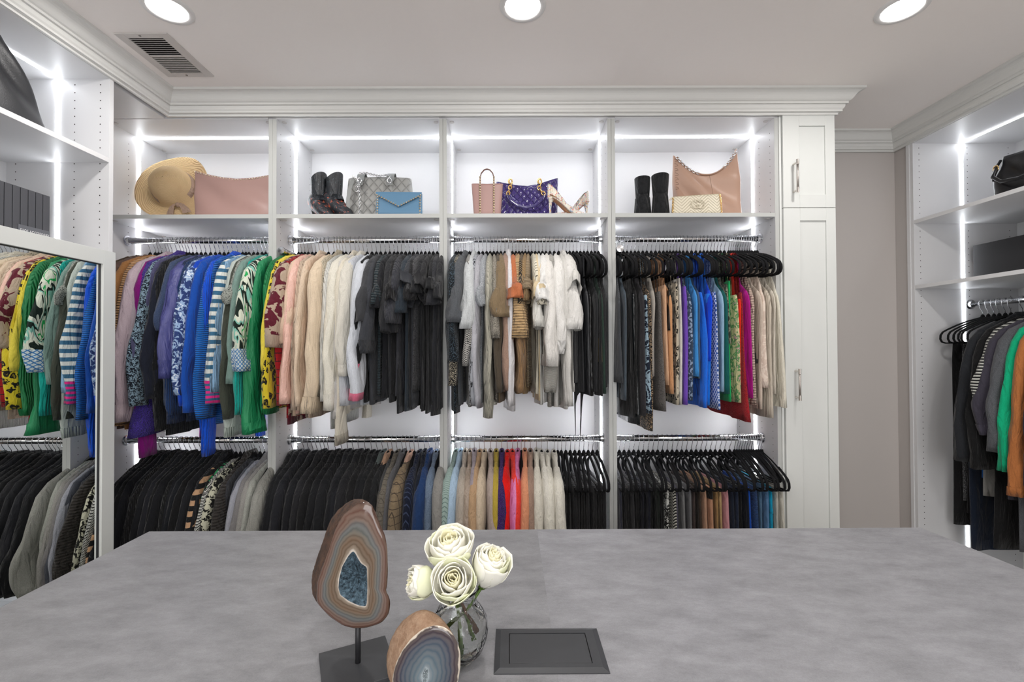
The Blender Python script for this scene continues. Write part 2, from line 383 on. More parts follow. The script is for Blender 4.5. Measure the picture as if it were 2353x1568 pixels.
# right cabinet run
RY1 = 2.463; RY0 = 1.45; RXB = 2.722
t = empty('right_closet_unit'); tag(t, 'white lit closet on the right wall holding the black handbag and long garments', 'closet')
sp = bx('side_panel', (XR, RXB+.02, RY1, RY1+TH, 0, TOP+.03), WHITE, t, .0006)
bx('filler_strip', (XR-.004, XR+.3, RY1+TH, 2.502, 0, TOP+.02), WHITE, t, .0006)
bx('side_panel', (XR, RXB+.02, RY0-TH, RY0, 0, TOP+.03), WHITE, t)
bx('back_panel', (RXB, RXB+.018, RY0, RY1, 0, TOP), WHITE, t)
bx('top_panel', (XR, RXB, RY0, RY1, TOP, TOP+TH), WHITE, t)
za = PZ(514.7, RY1, 2109); zb = PZ(664.4, RY1, 2112)
for z in (za, zb): bx('shelf', (XR+.001, RXB, RY0, RY1, z, z+TH), WHITE, t, .0008)
mb = MB()
for dx in (.033, .293, .515):
    z = .3
    while z < TOP-.02:
        if min(abs(z-za-.01), abs(z-zb-.01)) > .018: mb.add([(XR+dx+.0024*math.cos(2*PI*j/6), RY1-.0006, z+.0024*math.sin(2*PI*j/6)) for j in range(6)], [tuple(range(6))])
        z += .032
obj('shelf_pin_holes', mb, HOLE, sp, kind='stuff')
for a, b in ((za+TH, TOP-.004), (zb+TH, za), (.1, zb)):
    obj('led_strip', MB().box(XR+.262-.006, XR+.262+.006, RY1-.003, RY1, a+.001, b-.001), LEDM, t, label='glowing vertical led strip')
obj('led_strip', MB().box(XR+.262-.006, XR+.262+.006, RY0+.01, RY1-.003, TOP-.003, TOP), LEDM, t, label='glowing led strip under the top panel')
RRX = 2.462; RRZ = PZ(699, 2.44, 2238)
o = obj('hanging_rod', MB().tube([(RRX, RY1, RRZ), (RRX, RY0, RRZ)], .015, 20), CHROME, t)
for p in o.data.polygons: p.use_smooth = len(p.vertices) == 4
obj('rod_flange', MB().tube([(RRX, RY1, RRZ), (RRX, RY1-.004, RRZ), (RRX, RY1-.006, RRZ), (RRX, RY1-.018, RRZ)], [.026, .026, .0195, .0185], 20), CHROME, o)

# ------------------------------------------------------------------ island
TZ = .92

def suede(name, c, seed):
    t = NT(name); co = t.n('ShaderNodeTexCoord'); O = co.outputs['Object']
    m = t.n('ShaderNodeMapping'); m.inputs['Rotation'].default_value = (0, 0, .5); m.inputs['Scale'].default_value = (1.2, 2.6, 1); m.inputs['Location'].default_value = (seed, 0, 0); t.l(O, m.inputs[0])
    a = t.n('ShaderNodeTexNoise', _Scale=9.0, _Detail=10.0, _Roughness=.72); t.l(m.outputs[0], a.inputs['Vector'])
    g = t.n('ShaderNodeTexNoise', _Scale=420.0, _Detail=2.0); t.l(O, g.inputs['Vector'])
    f = t.math('ADD', t.math('MULTIPLY', a.outputs[0], .85), t.math('MULTIPLY', g.outputs[0], .25))
    c = lin(c); col = t.ramp(f, [(.36, 0.), (.72, 1.)])
    t.l(t.mix(col, tuple(x*.72 for x in c), tuple(x*1.22 for x in c)), t.b.inputs['Base Color'])
    t.b.inputs['Roughness'].default_value = .48; t.bump(g.outputs[0], .35, .001); return t.m
t = empty('island'); tag(t, 'large island with grey leather look top in the foreground', 'island')
IY1 = .558*1060/(1215.5-798); XI0 = PX(343, IY1, 1218); XI1 = PX(2116, IY1, 1212)
IY0 = .12; xs = .078
def slab(x0a, x1a, x0b, x1b): # back x0a..x1a , front x0b..x1b
    return MB().add([(x0b, IY0, TZ-.04), (x1b, IY0, TZ-.04), (x1a, IY1, TZ-.04), (x0a, IY1, TZ-.04), (x0b, IY0, TZ), (x1b, IY0, TZ), (x1a, IY1, TZ), (x0a, IY1, TZ)],
                    [(0, 3, 2, 1), (4, 5, 6, 7), (0, 1, 5, 4), (1, 2, 6, 5), (2, 3, 7, 6), (3, 0, 4, 7)])
obj('top_panel', slab(XI0, xs-.00005, XI0, xs-.00005), suede('suede_a', '#838386', 0.), t)
obj('top_panel', slab(xs+.00005, XI1, xs+.00005, XI1+.09), suede('suede_b', '#8a8a8e', 3.), t)
bx('cabinet_body', (XI0+.04, XI1-.04, IY0+.04, IY1-.04, .08, TZ-.04), DOORW, t)
bx('plinth', (XI0+.09, XI1-.09, IY0+.09, IY1-.09, 0, .08), DOORW, t)
for i in range(4):
    wd = (XI1-XI0-.1)/4; x = XI0+.05+i*wd
    d = bx('drawer_front', (x+.004, x+wd-.004, IY1-.04, IY1-.021, .62, TZ-.06), DOORW, t, .001)
    d = bx('door', (x+.004, x+wd-.004, IY1-.04, IY1-.021, .1, .61), DOORW, t, .001)

# ------------------------------------------------------------------ ceiling fittings
for i, (x, y) in enumerate(DOWN[:3]):
    t = empty('downlight', (x, y, CEIL)); tag(t, ['round recessed downlight glowing near the ceiling vent, leftmost', 'round recessed downlight glowing in the middle of the ceiling', 'round recessed downlight glowing at the right of the ceiling'][i], 'light', 'ceiling downlights')
    obj('trim_ring', MB().lathe([(.061, -.001), (.063, -.005), (.078, -.004), (.081, 0)], 40), plain('white_ring', (.75, .74, .73), .4), t, smooth=True)
    obj('lens', MB().lathe([(.0615, -.002), (.04, -.004), (.001, -.004)], 40), LAMPM, t, smooth=True)
for (x, y) in DOWN[3:]:  # out of view, added to even out the room light
    t = empty('downlight', (x, y, CEIL)); tag(t, 'unseen round downlight added in the ceiling behind the camera', 'light', 'ceiling downlights')
    obj('trim_ring', MB().lathe([(.061, -.001), (.063, -.005), (.078, -.004), (.081, 0)], 24), _mc['white_ring'], t, smooth=True)
    obj('lens', MB().lathe([(.0615, -.002), (.04, -.004), (.001, -.004)], 24), LAMPM, t, smooth=True)
t = empty('ceiling_vent', (-1.386, 1.857, CEIL)); tag(t, 'white louvred air vent in the ceiling beside the left crown moulding', 'vent')
VM = plain('vent_enamel', (.58, .55, .53), .45)
hw, hl = .1, .139; g = MB(); ow, ol = .066, .112
g.box(-hw, -ow, -hl, hl, -.005, 0).box(ow, hw, -hl, hl, -.005, 0).box(-ow, ow, -hl, -ol, -.005, 0).box(-ow, ow, ol, hl, -.005, 0).box(-ow, ow, -.007, .003, -.005, 0)
obj('frame', g, VM, t, bevel=.001)
bx('duct_opening', (-ow, ow, -ol, -.007, -.0008, 0), HOLE, t); bx('damper_plate', (-ow, ow, .003, ol, -.0008, 0), plain('damper_grey', (.30, .29, .27), .6), t)
for k in range(9):
    for a, b, rot in ((-ol, -.007, 1), (.003, ol, -1)):
        y = a+(k+.5)*(b-a)/9+ (b-a)/40
        me = MB().add([(-ow, y-.003, -.005), (ow, y-.003, -.005), (ow, y+.002, -.001), (-ow, y+.002, -.001), (-ow, y-.002, -.006), (ow, y-.002, -.006), (ow, y+.003, -.002), (-ow, y+.003, -.002)], [(0, 1, 2, 3), (4, 7, 6, 5), (0, 4, 5, 1), (2, 6, 7, 3)])
        obj('slat', me, VM, t)
for y in (-.127, .125): obj('screw', MB().tube([(-.01, y, -.004), (-.01, y, -.0065)], .0045, 10), plain('screw_grey', (.25, .24, .23), .4, 1), t)

# ------------------------------------------------------------------ hangers and garments
# local frame of a hanging thing: rod centre at the origin, the rod along x, the near end of the hanger at -y
def sh(u):
    u = abs(u)
    return -.072-.28*u if u < .1 else -.100-.46*(u-.1)
def hanger_body():
    mb = MB(); path = []
    half = [(.0, sh(0)), (.03, sh(.03)), (.08, sh(.08)), (.13, sh(.13)), (.18, sh(.18)), (.203, -.150), (.214, -.166), (.216, -.186), (.208, -.201), (.19, -.207), (.1, -.207)]
    path = [(0, y, z) for y, z in half]+[(0, 0, -.207)]+[(0, -y, z) for y, z in half[::-1][:-1]]
    return mb.tube(path, .0068, 6, closed=True, ry=.0038).tube([(0, 0, -.085), (0, 0, -.066), (0, 0, -.058)], [.010, .0085, .004], 8)
def hanger_hook():
    pts = [(0, 0, -.060), (0, 0, -.047), (0, -.004, -.038), (0, -.016, -.019)]
    for a in range(190, 361+10, 20): pts.append((0, .0185*math.sin(math.radians(a-90)) if False else .0185*math.cos(math.radians(360-(a-10))), 0))
    pts = [(0, 0, -.060), (0, 0, -.045), (0, -.006, -.036), (0, -.015, -.020)]+[(0, .0182*math.cos(math.radians(a)), .0182*math.sin(math.radians(a))) for a in range(200, -41, -20)]
    return MB().tube(pts, .00135, 5)
HB = mesh('hanger_body', hanger_body(), True); HBN = mesh('hanger_body_narrow', hanger_body(), True); HBN.materials.append(VELVET)
for v in HBN.vertices: v.co.y *= .84; v.co.z = v.co.z if v.co.z > -.15 else -.15+(v.co.z+.15)*.45
HB = HB; HH = mesh('hanger_hook', hanger_hook(), True)
HB.materials.append(VELVET); HH.materials.append(CHROME)
def hanger(loc, rz, label, group, narrow=False):
    t = link('hanger', HBN if narrow else HB, None, None, loc, rz); tag(t, label, 'hanger', group)
    link('hook', HH, None, t); return t

def sgp(v, e): return math.copysign(abs(v)**e, v)
def body_loops(levels, m, fold, k1, ph):
    L = []; n = len(levels)
    for i, (z, hw, ht, cy) in enumerate(levels):
        A = fold*min(1, max(0, (-z-.16)/.35)); l = []
        for j in range(m):
            a = 2*PI*j/m; y = hw*sgp(math.cos(a), .75); x = ht*sgp(math.sin(a), .8)
            w = y/.2
            x += A*math.sin(k1*w+ph[0]+z*2.2)+A*.5*math.sin(k1*2.3*w+ph[1]-z*3)
            x *= 1+.25*math.sin(k1*1.7*w+ph[2])*min(1, A/.004 if A > 0 else 0)
            l.append((x, cy+y, z))
        L.append(l)
    return L
def hemmed(L):                       # turn the last ring in so that the opening has an edge and an inside
    c = np.mean(np.array(L[-1]), axis=0)
    r1 = [tuple(c+(np.array(p)-c)*.90+np.array([0, 0, .002])) for p in L[-1]]
    r2 = [tuple(c+(np.array(p)-c)*.86+np.array([0, 0, .05])) for p in L[-1]]
    return L+[r1, r2]
def interp(tab, z):
    for i in range(len(tab)-1):
        a, b = tab[i], tab[i+1]
        if a[0] >= z >= b[0]:
            f = (a[0]-z)/(a[0]-b[0]+1e-9); return [a[k]+(b[k]-a[k])*f for k in range(1, len(a))]
    return list(tab[-1][1:])
def sleeve_mesh(L, a0, b0, a1, b1, out, lean, m=14, n=18, flare=1, wrinkle=1.0):
    ph = rnd(0, 6); ph2 = rnd(0, 6); ph3 = rnd(0, 6); bend = rnd(-.007, .007); swing = rnd(-.008, .008)
    C = [Vector((0, -.12, sh(.12)-.012)), Vector((0, -.158, sh(.158)-.020)), Vector((0, -.188, -.168)), Vector((0, -.196-out*.5, -.215)), Vector((0, -.200-out*.8, -.28))]
    zt = -.28; rest = max(.02, L-(.28-.152)); k = max(3, n-5)
    for i in range(1, k+1):
        s = i/k; C.append(Vector((0, -.200-out*.8-lean*s-.01*math.sin(PI*s), zt-rest*s)))
    A = [.022, .028, .036, a0*.70, a0*.80]+[(a0*(.80+.30*min(1, i/k/.6)) if i/k < .6 else a0*1.10+(a1-a0*1.10)*((i/k-.6)/.4)**1.5) for i in range(1, k+1)]
    B = [b0*.55, b0*.75, b0*.9, b0, b0]+[b0+(b1-b0)*i/k for i in range(1, k+1)]
    rings = []; N = len(C)
    for i in range(N):
        t = (C[min(N-1, i+1)]-C[max(0, i-1)]).normalized(); nrm = Vector((0, -t.z, t.y)); s = max(0, (i-4)/k); a, b = A[i], B[i]
        if flare != 1 and s > .8: a *= 1+(flare-1)*(s-.8)/.2; b *= 1+(flare-1)*(s-.8)/.2
        wa = wrinkle*min(1, .25+s*1.4); ring = []; d = -C[i].z
        for j in range(m):
            th = 2*PI*j/m
            w = 1+wa*(.13*math.sin(3*th+ph+4*s)+.10*math.sin(5*th+ph3-6*s)+.035*math.sin(d/.021+ph2+2.2*math.cos(th+ph3)))
            crx = .16*b*wa*math.sin(d/.045+ph3+1.5*math.cos(th))
            ring.append((bend*math.sin(PI*s)+swing*s+b*w*sgp(math.sin(th), .85)+crx, C[i].y+nrm.y*a*w*math.cos(th), C[i].z+nrm.z*a*w*math.cos(th)))
        rings.append(ring)
    return rings
def garment(name, mat, loc, rz, hem, kind='long', slv=None, cuff=None, sleeve_mat=None, width=.2, thick=.013, neck=None, fold=.008, label='', cat='top', group=None,
            a=None, b=None, lean=None, out=None, flare=1, collar=False, strap=None, band=None, flar=1.0, point=0, m=26):
    """hem, slv: local z of the hem and of the sleeve end"""
    ph = (rnd(0, 6), rnd(0, 6), rnd(0, 6)); k1 = rnd(3.0, 5.5)
    t = empty(name, loc, rz); tag(t, label, cat, group)
    nk = neck or rnd(.078, .112)
    if kind in ('long', 'short', 'jacket'):
        lv = [(sh(nk)+.012, nk-.01, .006, 0), (sh(nk)+.006, nk, thick*.7, 0)]
        for u in (.11, .14, .165, .18): 
            if u > nk+.01: lv.append((sh(u)+.007, u, thick*(.75+.35*u/.2), 0))
        lv += [(-.165, .192, thick*1.1, 0), (-.20, width*.99, thick*1.08, 0)]
        nz = 12
        for i in range(1, nz+1):
            z = -.20+(hem+.20)*i/nz; s = i/nz
            lv.append((z, width*(1+(flar-1)*s)*(1-.03*math.sin(PI*s)), thick*(1+.15*s), 0))
    elif kind == 'tank':             # wide straps, deep armholes
        w0 = neck or .1
        lv = [(sh(w0)+.006, w0*.9, .005, 0), (sh(w0)-.001, w0, thick*.5, 0), (-.15, w0*.93, thick*.6, 0), (-.20, w0*.98, thick*.7, 0), (-.245, w0*1.2, thick*.8, 0), (-.285, width*.86, thick*.95, 0), (-.31, width*.95, thick, 0)]
        for i in range(1, 12):
            s = i/11; lv.append((-.31+(hem+.31)*s, width*(1+(flar-1)*s), thick*(1+.2*s), 0))
    else:                            # camisole / strapless body, or trousers and skirts from the bar
        z0 = {'cami': rnd(-.33, -.22), 'trousers': -.203, 'skirt': -.205}[kind]
        lv = [(z0+.002, width*.86, .003, 0), (z0-.001, width*.9, thick*.8, 0)]
        for i in range(1, 13):
            s = i/12; lv.append((z0+(hem-z0)*s, width*(.92+.08*s)*(1+(flar-1)*s), thick*(1+.2*s), 0))
    L = body_loops(lv, m, fold, k1, ph)
    if point:
        for l in L[-3:]:
            for i, p in enumerate(l): l[i] = (p[0], p[1], p[2]-point*max(0, 1-abs(p[1]+.05)/.12))
    bn = {'trousers': 'trouser_leg', 'skirt': 'skirt_body'}.get(kind, 'body')
    bo = obj(bn, MB().loft(hemmed(L), True), mat, t, smooth=True)
    if band:
        zt, hh_, mm = band; rb = body_loops([(zt, width*.93, thick*1.25, 0), (zt-hh_, width*.95, thick*1.3, 0)], m, 0, k1, ph)
        obj('waistband' if kind in ('trousers', 'skirt') else 'hem_band', MB().loft(hemmed(rb)), mm, t, smooth=True)
    if slv is not None and kind in ('long', 'short', 'jacket'):
        Ls = -slv-.152; lean = rnd(.015, .05) if lean is None else lean; out = rnd(.03, .05) if out is None else out
        a = a or (rnd(.050, .060) if kind != 'short' else rnd(.052, .066)); b = b or rnd(.016, .022)
        a1 = a*(.88 if kind != 'short' else 1.12); b1 = b*(.9 if kind != 'short' else 1.25)
        rings = sleeve_mesh(Ls, a, b, a1, b1, out, lean, flare=flare, n=20 if kind != 'short' else 11)
        sm = sleeve_mat or mat
        if cuff:
            cm, frac = cuff; c0 = max(2, int(len(rings)*(1-frac)))
            s1 = obj('sleeve', MB().loft(rings[:c0+1]), sm, t, smooth=True)
            cr = [[tuple(np.mean(np.array(l), axis=0)+(np.array(p)-np.mean(np.array(l), axis=0))*1.05) for p in l] for l in rings[c0:]]
            obj('cuff', MB().loft(hemmed(cr)), cm, t, smooth=True)
        else: s1 = obj('sleeve', MB().loft(hemmed(rings)), sm, t, smooth=True)
        s2 = link('sleeve', s1.data, None, t); s2.rotation_euler = (0, 0, PI)
        if point == 0 and kind == 'jacket': pass
    if collar:
        cmn = collar if not isinstance(collar, bool) else mat; hgt = rnd(.010, .018)
        rg = []
        for z, hw, ht, cy in ((sh(nk)+.003, nk+.006, thick*1.15, 0), (sh(nk)+.014, nk*.86, thick*1.25, 0), (sh(.02)+hgt*.6, nk*.62, thick*1.1, .004), (sh(0)+hgt, nk*.5, thick*.9, .006), (sh(0)+hgt-.004, nk*.42, thick*.5, .006), (sh(0)-.01, nk*.4, thick*.4, .006)):
            rg.append([(ht*math.sin(2*PI*j/16), cy+hw*math.cos(2*PI*j/16), z) for j in range(16)])
        obj('collar', MB().loft(rg), cmn, t, smooth=True)
    if kind == 'cami' or strap:
        for s in (-1, 1):
            y1 = s*(width*.62); y0_ = s*.095; z1 = z0 if kind == 'cami' else -.2
            pth = [(.006, y1, z1-.008), (.007, y1*.8+y0_*.2, z1*.7-.03), (.005, y0_, sh(.095)-.002), (0, y0_, sh(.095)+.006), (-.005, y0_, sh(.095)-.002), (-.007, y1*.8+y0_*.2, z1*.7-.03), (-.006, y1, z1-.008)]
            wv = strap or .005
            st = MB().loft([[(p[0], p[1]-wv, p[2]), (p[0], p[1]+wv, p[2])] for p in pth], closed=False)
            obj('strap', st, mat, t)
    return t

ORD = ['first', 'second', 'third', 'fourth', 'fifth', 'sixth', 'seventh', 'eighth', 'ninth', 'tenth', 'eleventh', 'twelfth', 'thirteenth', 'fourteenth', 'fifteenth', 'sixteenth', 'seventeenth', 'eighteenth', 'nineteenth', 'twentieth',
       'twenty first', 'twenty second', 'twenty third', 'twenty fourth', 'twenty fifth', 'twenty sixth', 'twenty seventh', 'twenty eighth', 'twenty ninth', 'thirtieth', 'thirty first', 'thirty second', 'thirty third', 'thirty fourth', 'thirty fifth', 'thirty sixth', 'thirty seventh', 'thirty eighth']
BK, BK2, CH, CH2, NV = '#121214', '#1a1b1f', '#2b2c30', '#3a3b40', '#171e31'
def rib(c, s=1.): return fab(c, 'rib', '#ffffff', s)
K = {}
def row(entries, place, group, zr, ysh=2.10, fx=None, nearx=False):
    """entries: (px at the shoulder, name, look, material, kind, hem_py, sleeve_py, opts)"""
    from collections import Counter
    cnt = Counter(e[2] for e in entries); seen = Counter(); out = []
    for e in sorted(entries, key=lambda q: q[0]):
        px, name, look, mat, kind, hp, sp = e[:7]; o = dict(e[7]) if len(e) > 7 else {}
        seen[look] += 1
        lab = f"{look}, {place}" if cnt[look] == 1 else f"{look}, {ORD[seen[look]-1]} such from left, {place}"
        o.pop('lab', None)
        if fx is None:
            X = PX(px, ysh, 800 if zr < EYE else 640); loc = (X, RODY, zr); rz = math.radians(rnd(-4, 4)+o.pop('rot', 0))
            X = loc[0]; hem = PZ(hp, 2.13, px)-zr
            slv = None if sp is None else PZ(sp, 2.06, px)-zr
        cat = {'trousers': 'trousers', 'skirt': 'skirt', 'jacket': 'jacket'}.get(kind, {'blazer': 'jacket', 'shirt': 'shirt', 'blouse': 'blouse', 'sweater': 'sweater', 'sweatshirt': 'sweatshirt', 'dress': 'dress', 'cardigan': 'cardigan'}.get(name.split('_')[-1], 'top'))
        garment(name, mat, loc, rz, hem, kind, slv, label=lab, cat=cat, group=group, **o)
        out.append((loc, rz, look, kind in ('long', 'short', 'jacket')))
    return out
def S_(c, *a, **k): return fab(c, *a, **k)
# ---- upper rod, first bay
p1 = 'upper rod of the first bay'
G1 = [
 (262, 'knit_sweater', 'brown boucle knit', fab('#4a3826', 'boucle'), 'long', 975, 960, {}),
 (275, 'sweater', 'taupe brown sweater', fab('#5b473f'), 'long', 985, 960, dict(a=.065, neck=.075)),
 (291, 'sweater', 'camel sweater', fab('#9a6c40'), 'long', 986, 970, {}),
 (303, 'sweater', 'beige horizontally ribbed sweater', fab('#c09468', 'hrib'), 'long', 986, 975, {}),
 (317, 'shirt', 'pale mauve shirt with buttoned cuff', fab('#b5a3ab', rough=.6), 'long', 950, 965, dict(a=.075, b=.026, lean=.045, cuff=(fab('#b9a8ae', rough=.6), .12), collar=True)),
 (329, 'shirt', 'light lilac grey shirt', fab('#a89ca3'), 'long', 940, 900, {}),
 (339, 'sweater', 'magenta sweater with long sleeves', fab('#7c1070'), 'long', 950, 1052, dict(lean=-.03, a=.045)),
 (347, 'sweater', 'violet wool sweater', fab('#4b35a0', 'boucle', '#ffffff', .5), 'long', 960, 1000, dict(a=.05, b=.02, flare=1.9, lean=-.01, collar=True)),
 (354, 'blouse', 'black blouse with white blue strokes', fab('#0f1622', 'floral', '#7c93a2', .22), 'long', 965, 930, {}),
 (361, 'sweater', 'slate purple sweater', fab('#4b4a68'), 'long', 930, 860, {}),
 (370, 'sweatshirt', 'dark midnight sweatshirt', fab('#181c29'), 'long', 930, 915, dict(a=.06)),
 (380, 'sweater', 'black ribbed sweater', rib('#0d0f13'), 'long', 1000, 990, dict(lean=-.02)),
 (391, 'sweater', 'slate blue melange sweater', fab('#2f3c58', 'melange', '#43506d'), 'long', 940, 760, dict(a=.05)),
 (402, 'sweater', 'dark slate ribbed sweater', rib('#2b3a52'), 'long', 965, 930, {}),
 (415, 'blouse', 'indigo satin blouse with wide cuff', fab('#45477f', rough=.42), 'long', 900, 868, dict(a=.085, b=.032, lean=.04, cuff=(fab('#3d4078', rough=.35), .16))),
 (427, 'sweater', 'navy rib sweater', rib('#1a2a48'), 'long', 968, 970, {}),
 (438, 'sweater', 'deep blue ribbed sweater', rib('#163059'), 'long', 955, 950, {}),
 (449, 'blouse', 'blue and white floral blouse', fab('#26386a', 'floral', '#8ba3c4', .5, '#d0d8e2'), 'long', 930, 905, dict(a=.065, b=.028, lean=.035)),
 (460, 'sweater', 'cobalt sweater', fab('#0d3fae'), 'long', 955, 930, {}),
 (470, 'sweater', 'blue fine knit sweater', fab('#11469c'), 'long', 960, 945, {}),
 (483, 'sweater', 'royal blue fringed rib sweater', rib('#0b4cc4', 1.2), 'long', 930, 1048, dict(a=.05, b=.019, lean=-.02, collar=True)),
 (496, 'sweater', 'bright blue ribbed sweater', fab('#0e66bf', 'hrib', '#ffffff', .8), 'long', 975, 960, {}),
 (512, 'sweater', 'white and teal striped sweater with pink cuff', fab('#c9ccc8', 'stripe', '#33607e'), 'long', 900, 925, dict(a=.066, b=.026, lean=.03, cuff=(fab('#d6267f', 'stripe', '#3b5f80', .6), .2))),
 (524, 'sweater', 'pale blue ribbed sweater', rib('#7fa3c2'), 'long', 960, 900, {}),
 (534, 'sweater', 'pale grey sweater with ribbed cuff', fab('#a9b2ac'), 'long', 940, 1002, dict(a=.055, b=.024, lean=.0, cuff=(rib('#a2aca5'), .1))),
 (545, 'sweater', 'dark olive grey sweater', fab('#3b3f36'), 'long', 960, 960, {}),
 (554, 'sweater', 'grey white melange sweater', fab('#8f938c', 'speck', '#3a3d3a'), 'long', 955, 700, {}),
 (563, 'sweater', 'sage green sweater', fab('#6f8880'), 'long', 930, 880, {}),
 (573, 'top', 'teal turquoise ribbed top', rib('#0d9488'), 'long', 955, 950, {}),
 (588, 'blouse', 'white green and black brushstroke shirt', fab('#c8cdbd', 'brush', '#10201a', 1., '#1f9a50'), 'long', 880, 852, dict(a=.08, b=.03, lean=.03, cuff=(fab('#c9d4d6', 'diamond', '#3f78b0', .8), .25), collar=True)),
 (600, 'blouse', 'green blouse with ruffled cuff', fab('#08794a', rough=.6), 'long', 940, 992, dict(a=.05, b=.022, flare=1.7, lean=.02)),
]
# ---- upper rod, second bay
p2 = 'upper rod of the second bay'
G2 = [
 (624, 'blouse', 'green pleated blouse', fab('#04703c', 'rib', '#ffffff', .8, None, .6), 'long', 930, 950, dict(a=.062, b=.024, lean=.01)),
 (637, 'blouse', 'yellow leopard print blouse', fab('#c9b52c', 'leopard', '#1b1a16', 1., '#8d7b22'), 'long', 938, 935, dict(a=.055)),
 (645, 'blouse', 'plain yellow blouse', fab('#d8c64a'), 'long', 900, 850, {}),
 (653, 'blouse', 'burgundy and beige floral blouse', fab('#571525', 'floral', '#a89683', 1.4), 'long', 975, 800, dict(a=.082, b=.036, lean=.04, cuff=(fab('#a39180'), .2))),
 (662, 'shirt', 'red plaid shirt', fab('#a1141d', 'plaid', '#23191c'), 'long', 960, 930, {}),
 (672, 'sweater', 'blush beige sweater with rolled cuff', fab('#cdb29c'), 'long', 955, 790, dict(a=.06, b=.026, lean=.03)),
 (681, 'blouse', 'pale pink satin blouse', fab('#d6ac9e', rough=.45), 'long', 950, 925, dict(lean=.05, b=.024)),
 (690, 'sweater', 'oatmeal ribbed sweater', rib('#bca793'), 'long', 950, 940, {}),
 (700, 'sweater', 'light beige sweater', fab('#cbb7a1'), 'long', 955, 930, dict(collar=True)),
 (713, 'sweater', 'beige fine sweater', fab('#c6ad97'), 'long', 960, 940, {}),
 (727, 'sweater', 'large cream sweater with ribbed hem', fab('#d2bfa6'), 'long', 940, 945, dict(a=.085, b=.034, lean=.02, cuff=(rib('#cdbaa0'), .14))),
 (742, 'cardigan', 'fluffy cream cardigan', fab('#cfc2aa', 'boucle', '#ffffff', .7), 'long', 940, 910, dict(a=.055, b=.028, collar=True)),
 (757, 'shirt', 'white ribbed cardigan', rib('#c4c4bf'), 'long', 985, 920, dict(b=.018)),
 (769, 'shirt', 'ivory shirt with long cuff', fab('#d3cfc2'), 'long', 935, 940, dict(a=.065, b=.032, lean=.04, cuff=(fab('#d6d2c6'), .12))),
 (781, 'sweater', 'off white sweater with long sleeves', fab('#cfc8b8'), 'long', 950, 1020, dict(lean=-.02, cuff=(rib('#bfb6a6'), .1), collar=True)),
 (791, 'sweater', 'soft grey white sweater', fab('#bdbab6'), 'long', 945, 960, {}),
 (801, 'shirt', 'cream shirt with elbow folds', fab('#cdc9be'), 'long', 930, 862, dict(a=.07, b=.030, lean=.02, cuff=(fab('#d0ccc2'), .15), collar=True)),
 (811, 'sweater', 'light grey sweater', fab('#b9bcc2'), 'long', 930, 930, {}),
 (823, 'sweatshirt', 'pale grey sweater with pink cuff', fab('#c3c7ce'), 'long', 930, 918, dict(a=.068, b=.032, lean=.03, cuff=(fab('#d8708c'), .1))),
 (834, 'sweater', 'black sweater with pink band', fab('#191a1c'), 'long', 925, 862, dict(cuff=(fab('#d8708c'), .12))),
 (845, 'sweatshirt', 'charcoal sweatshirt with ribbed cuff', fab('#3a3c41'), 'long', 930, 812, dict(a=.06, b=.028, lean=.03, cuff=(rib('#34363a'), .16))),
 (857, 'sweater', 'charcoal sweater with wide sleeve', fab('#37383b'), 'long', 920, 745, dict(a=.062, b=.026)),
 (868, 'top', 'dark grey velvet top', fab('#2f3a3f', 'cable'), 'short', 910, 700, {}),
 (879, 'top', 'black jersey top', fab(BK2), 'short', 915, 710, {}),
 (888, 'top', 'black jersey top', fab('#26272a'), 'long', 925, 765, dict(b=.022)),
 (898, 'top', 'black jersey top', fab(BK), 'short', 905, 700, {}),
 (908, 'sweater', 'charcoal ribbed short sleeve sweater', fab('#35363c', 'rib', '#ffffff', 1.3), 'short', 910, 745, dict(b=.026, a=.065)),
 (918, 'top', 'black jersey top', fab('#202124'), 'long', 950, 765, {}),
 (928, 'top', 'dark slate tee', fab('#2b333b'), 'short', 945, 720, dict(b=.024)),
 (938, 'top', 'black jersey top', fab('#1a1a1c'), 'short', 940, 690, {}),
 (948, 'top', 'dark grey tee with cap sleeve', fab('#33353a'), 'short', 935, 660, dict(b=.026, a=.07)),
 (958, 'top', 'black crushed velvet top', fab('#2e2e30', 'floral', '#4a4a4c', .15), 'short', 900, 640, {}),
 (968, 'top', 'black jersey top', fab('#1e1f22'), 'short', 945, 655, dict(b=.024)),
 (978, 'top', 'black jersey top', fab('#262628'), 'short', 950, 650, {}),
 (988, 'top', 'black jersey top', fab('#1b1c1e'), 'short', 930, 660, {}),
 (997, 'top', 'black jersey top', fab('#2a2b2f'), 'short', 955, 700, dict(b=.024)),
 (1005, 'top', 'black jersey top', fab('#202124'), 'short', 940, 690, {}),
]
p3 = 'upper rod of the third bay'
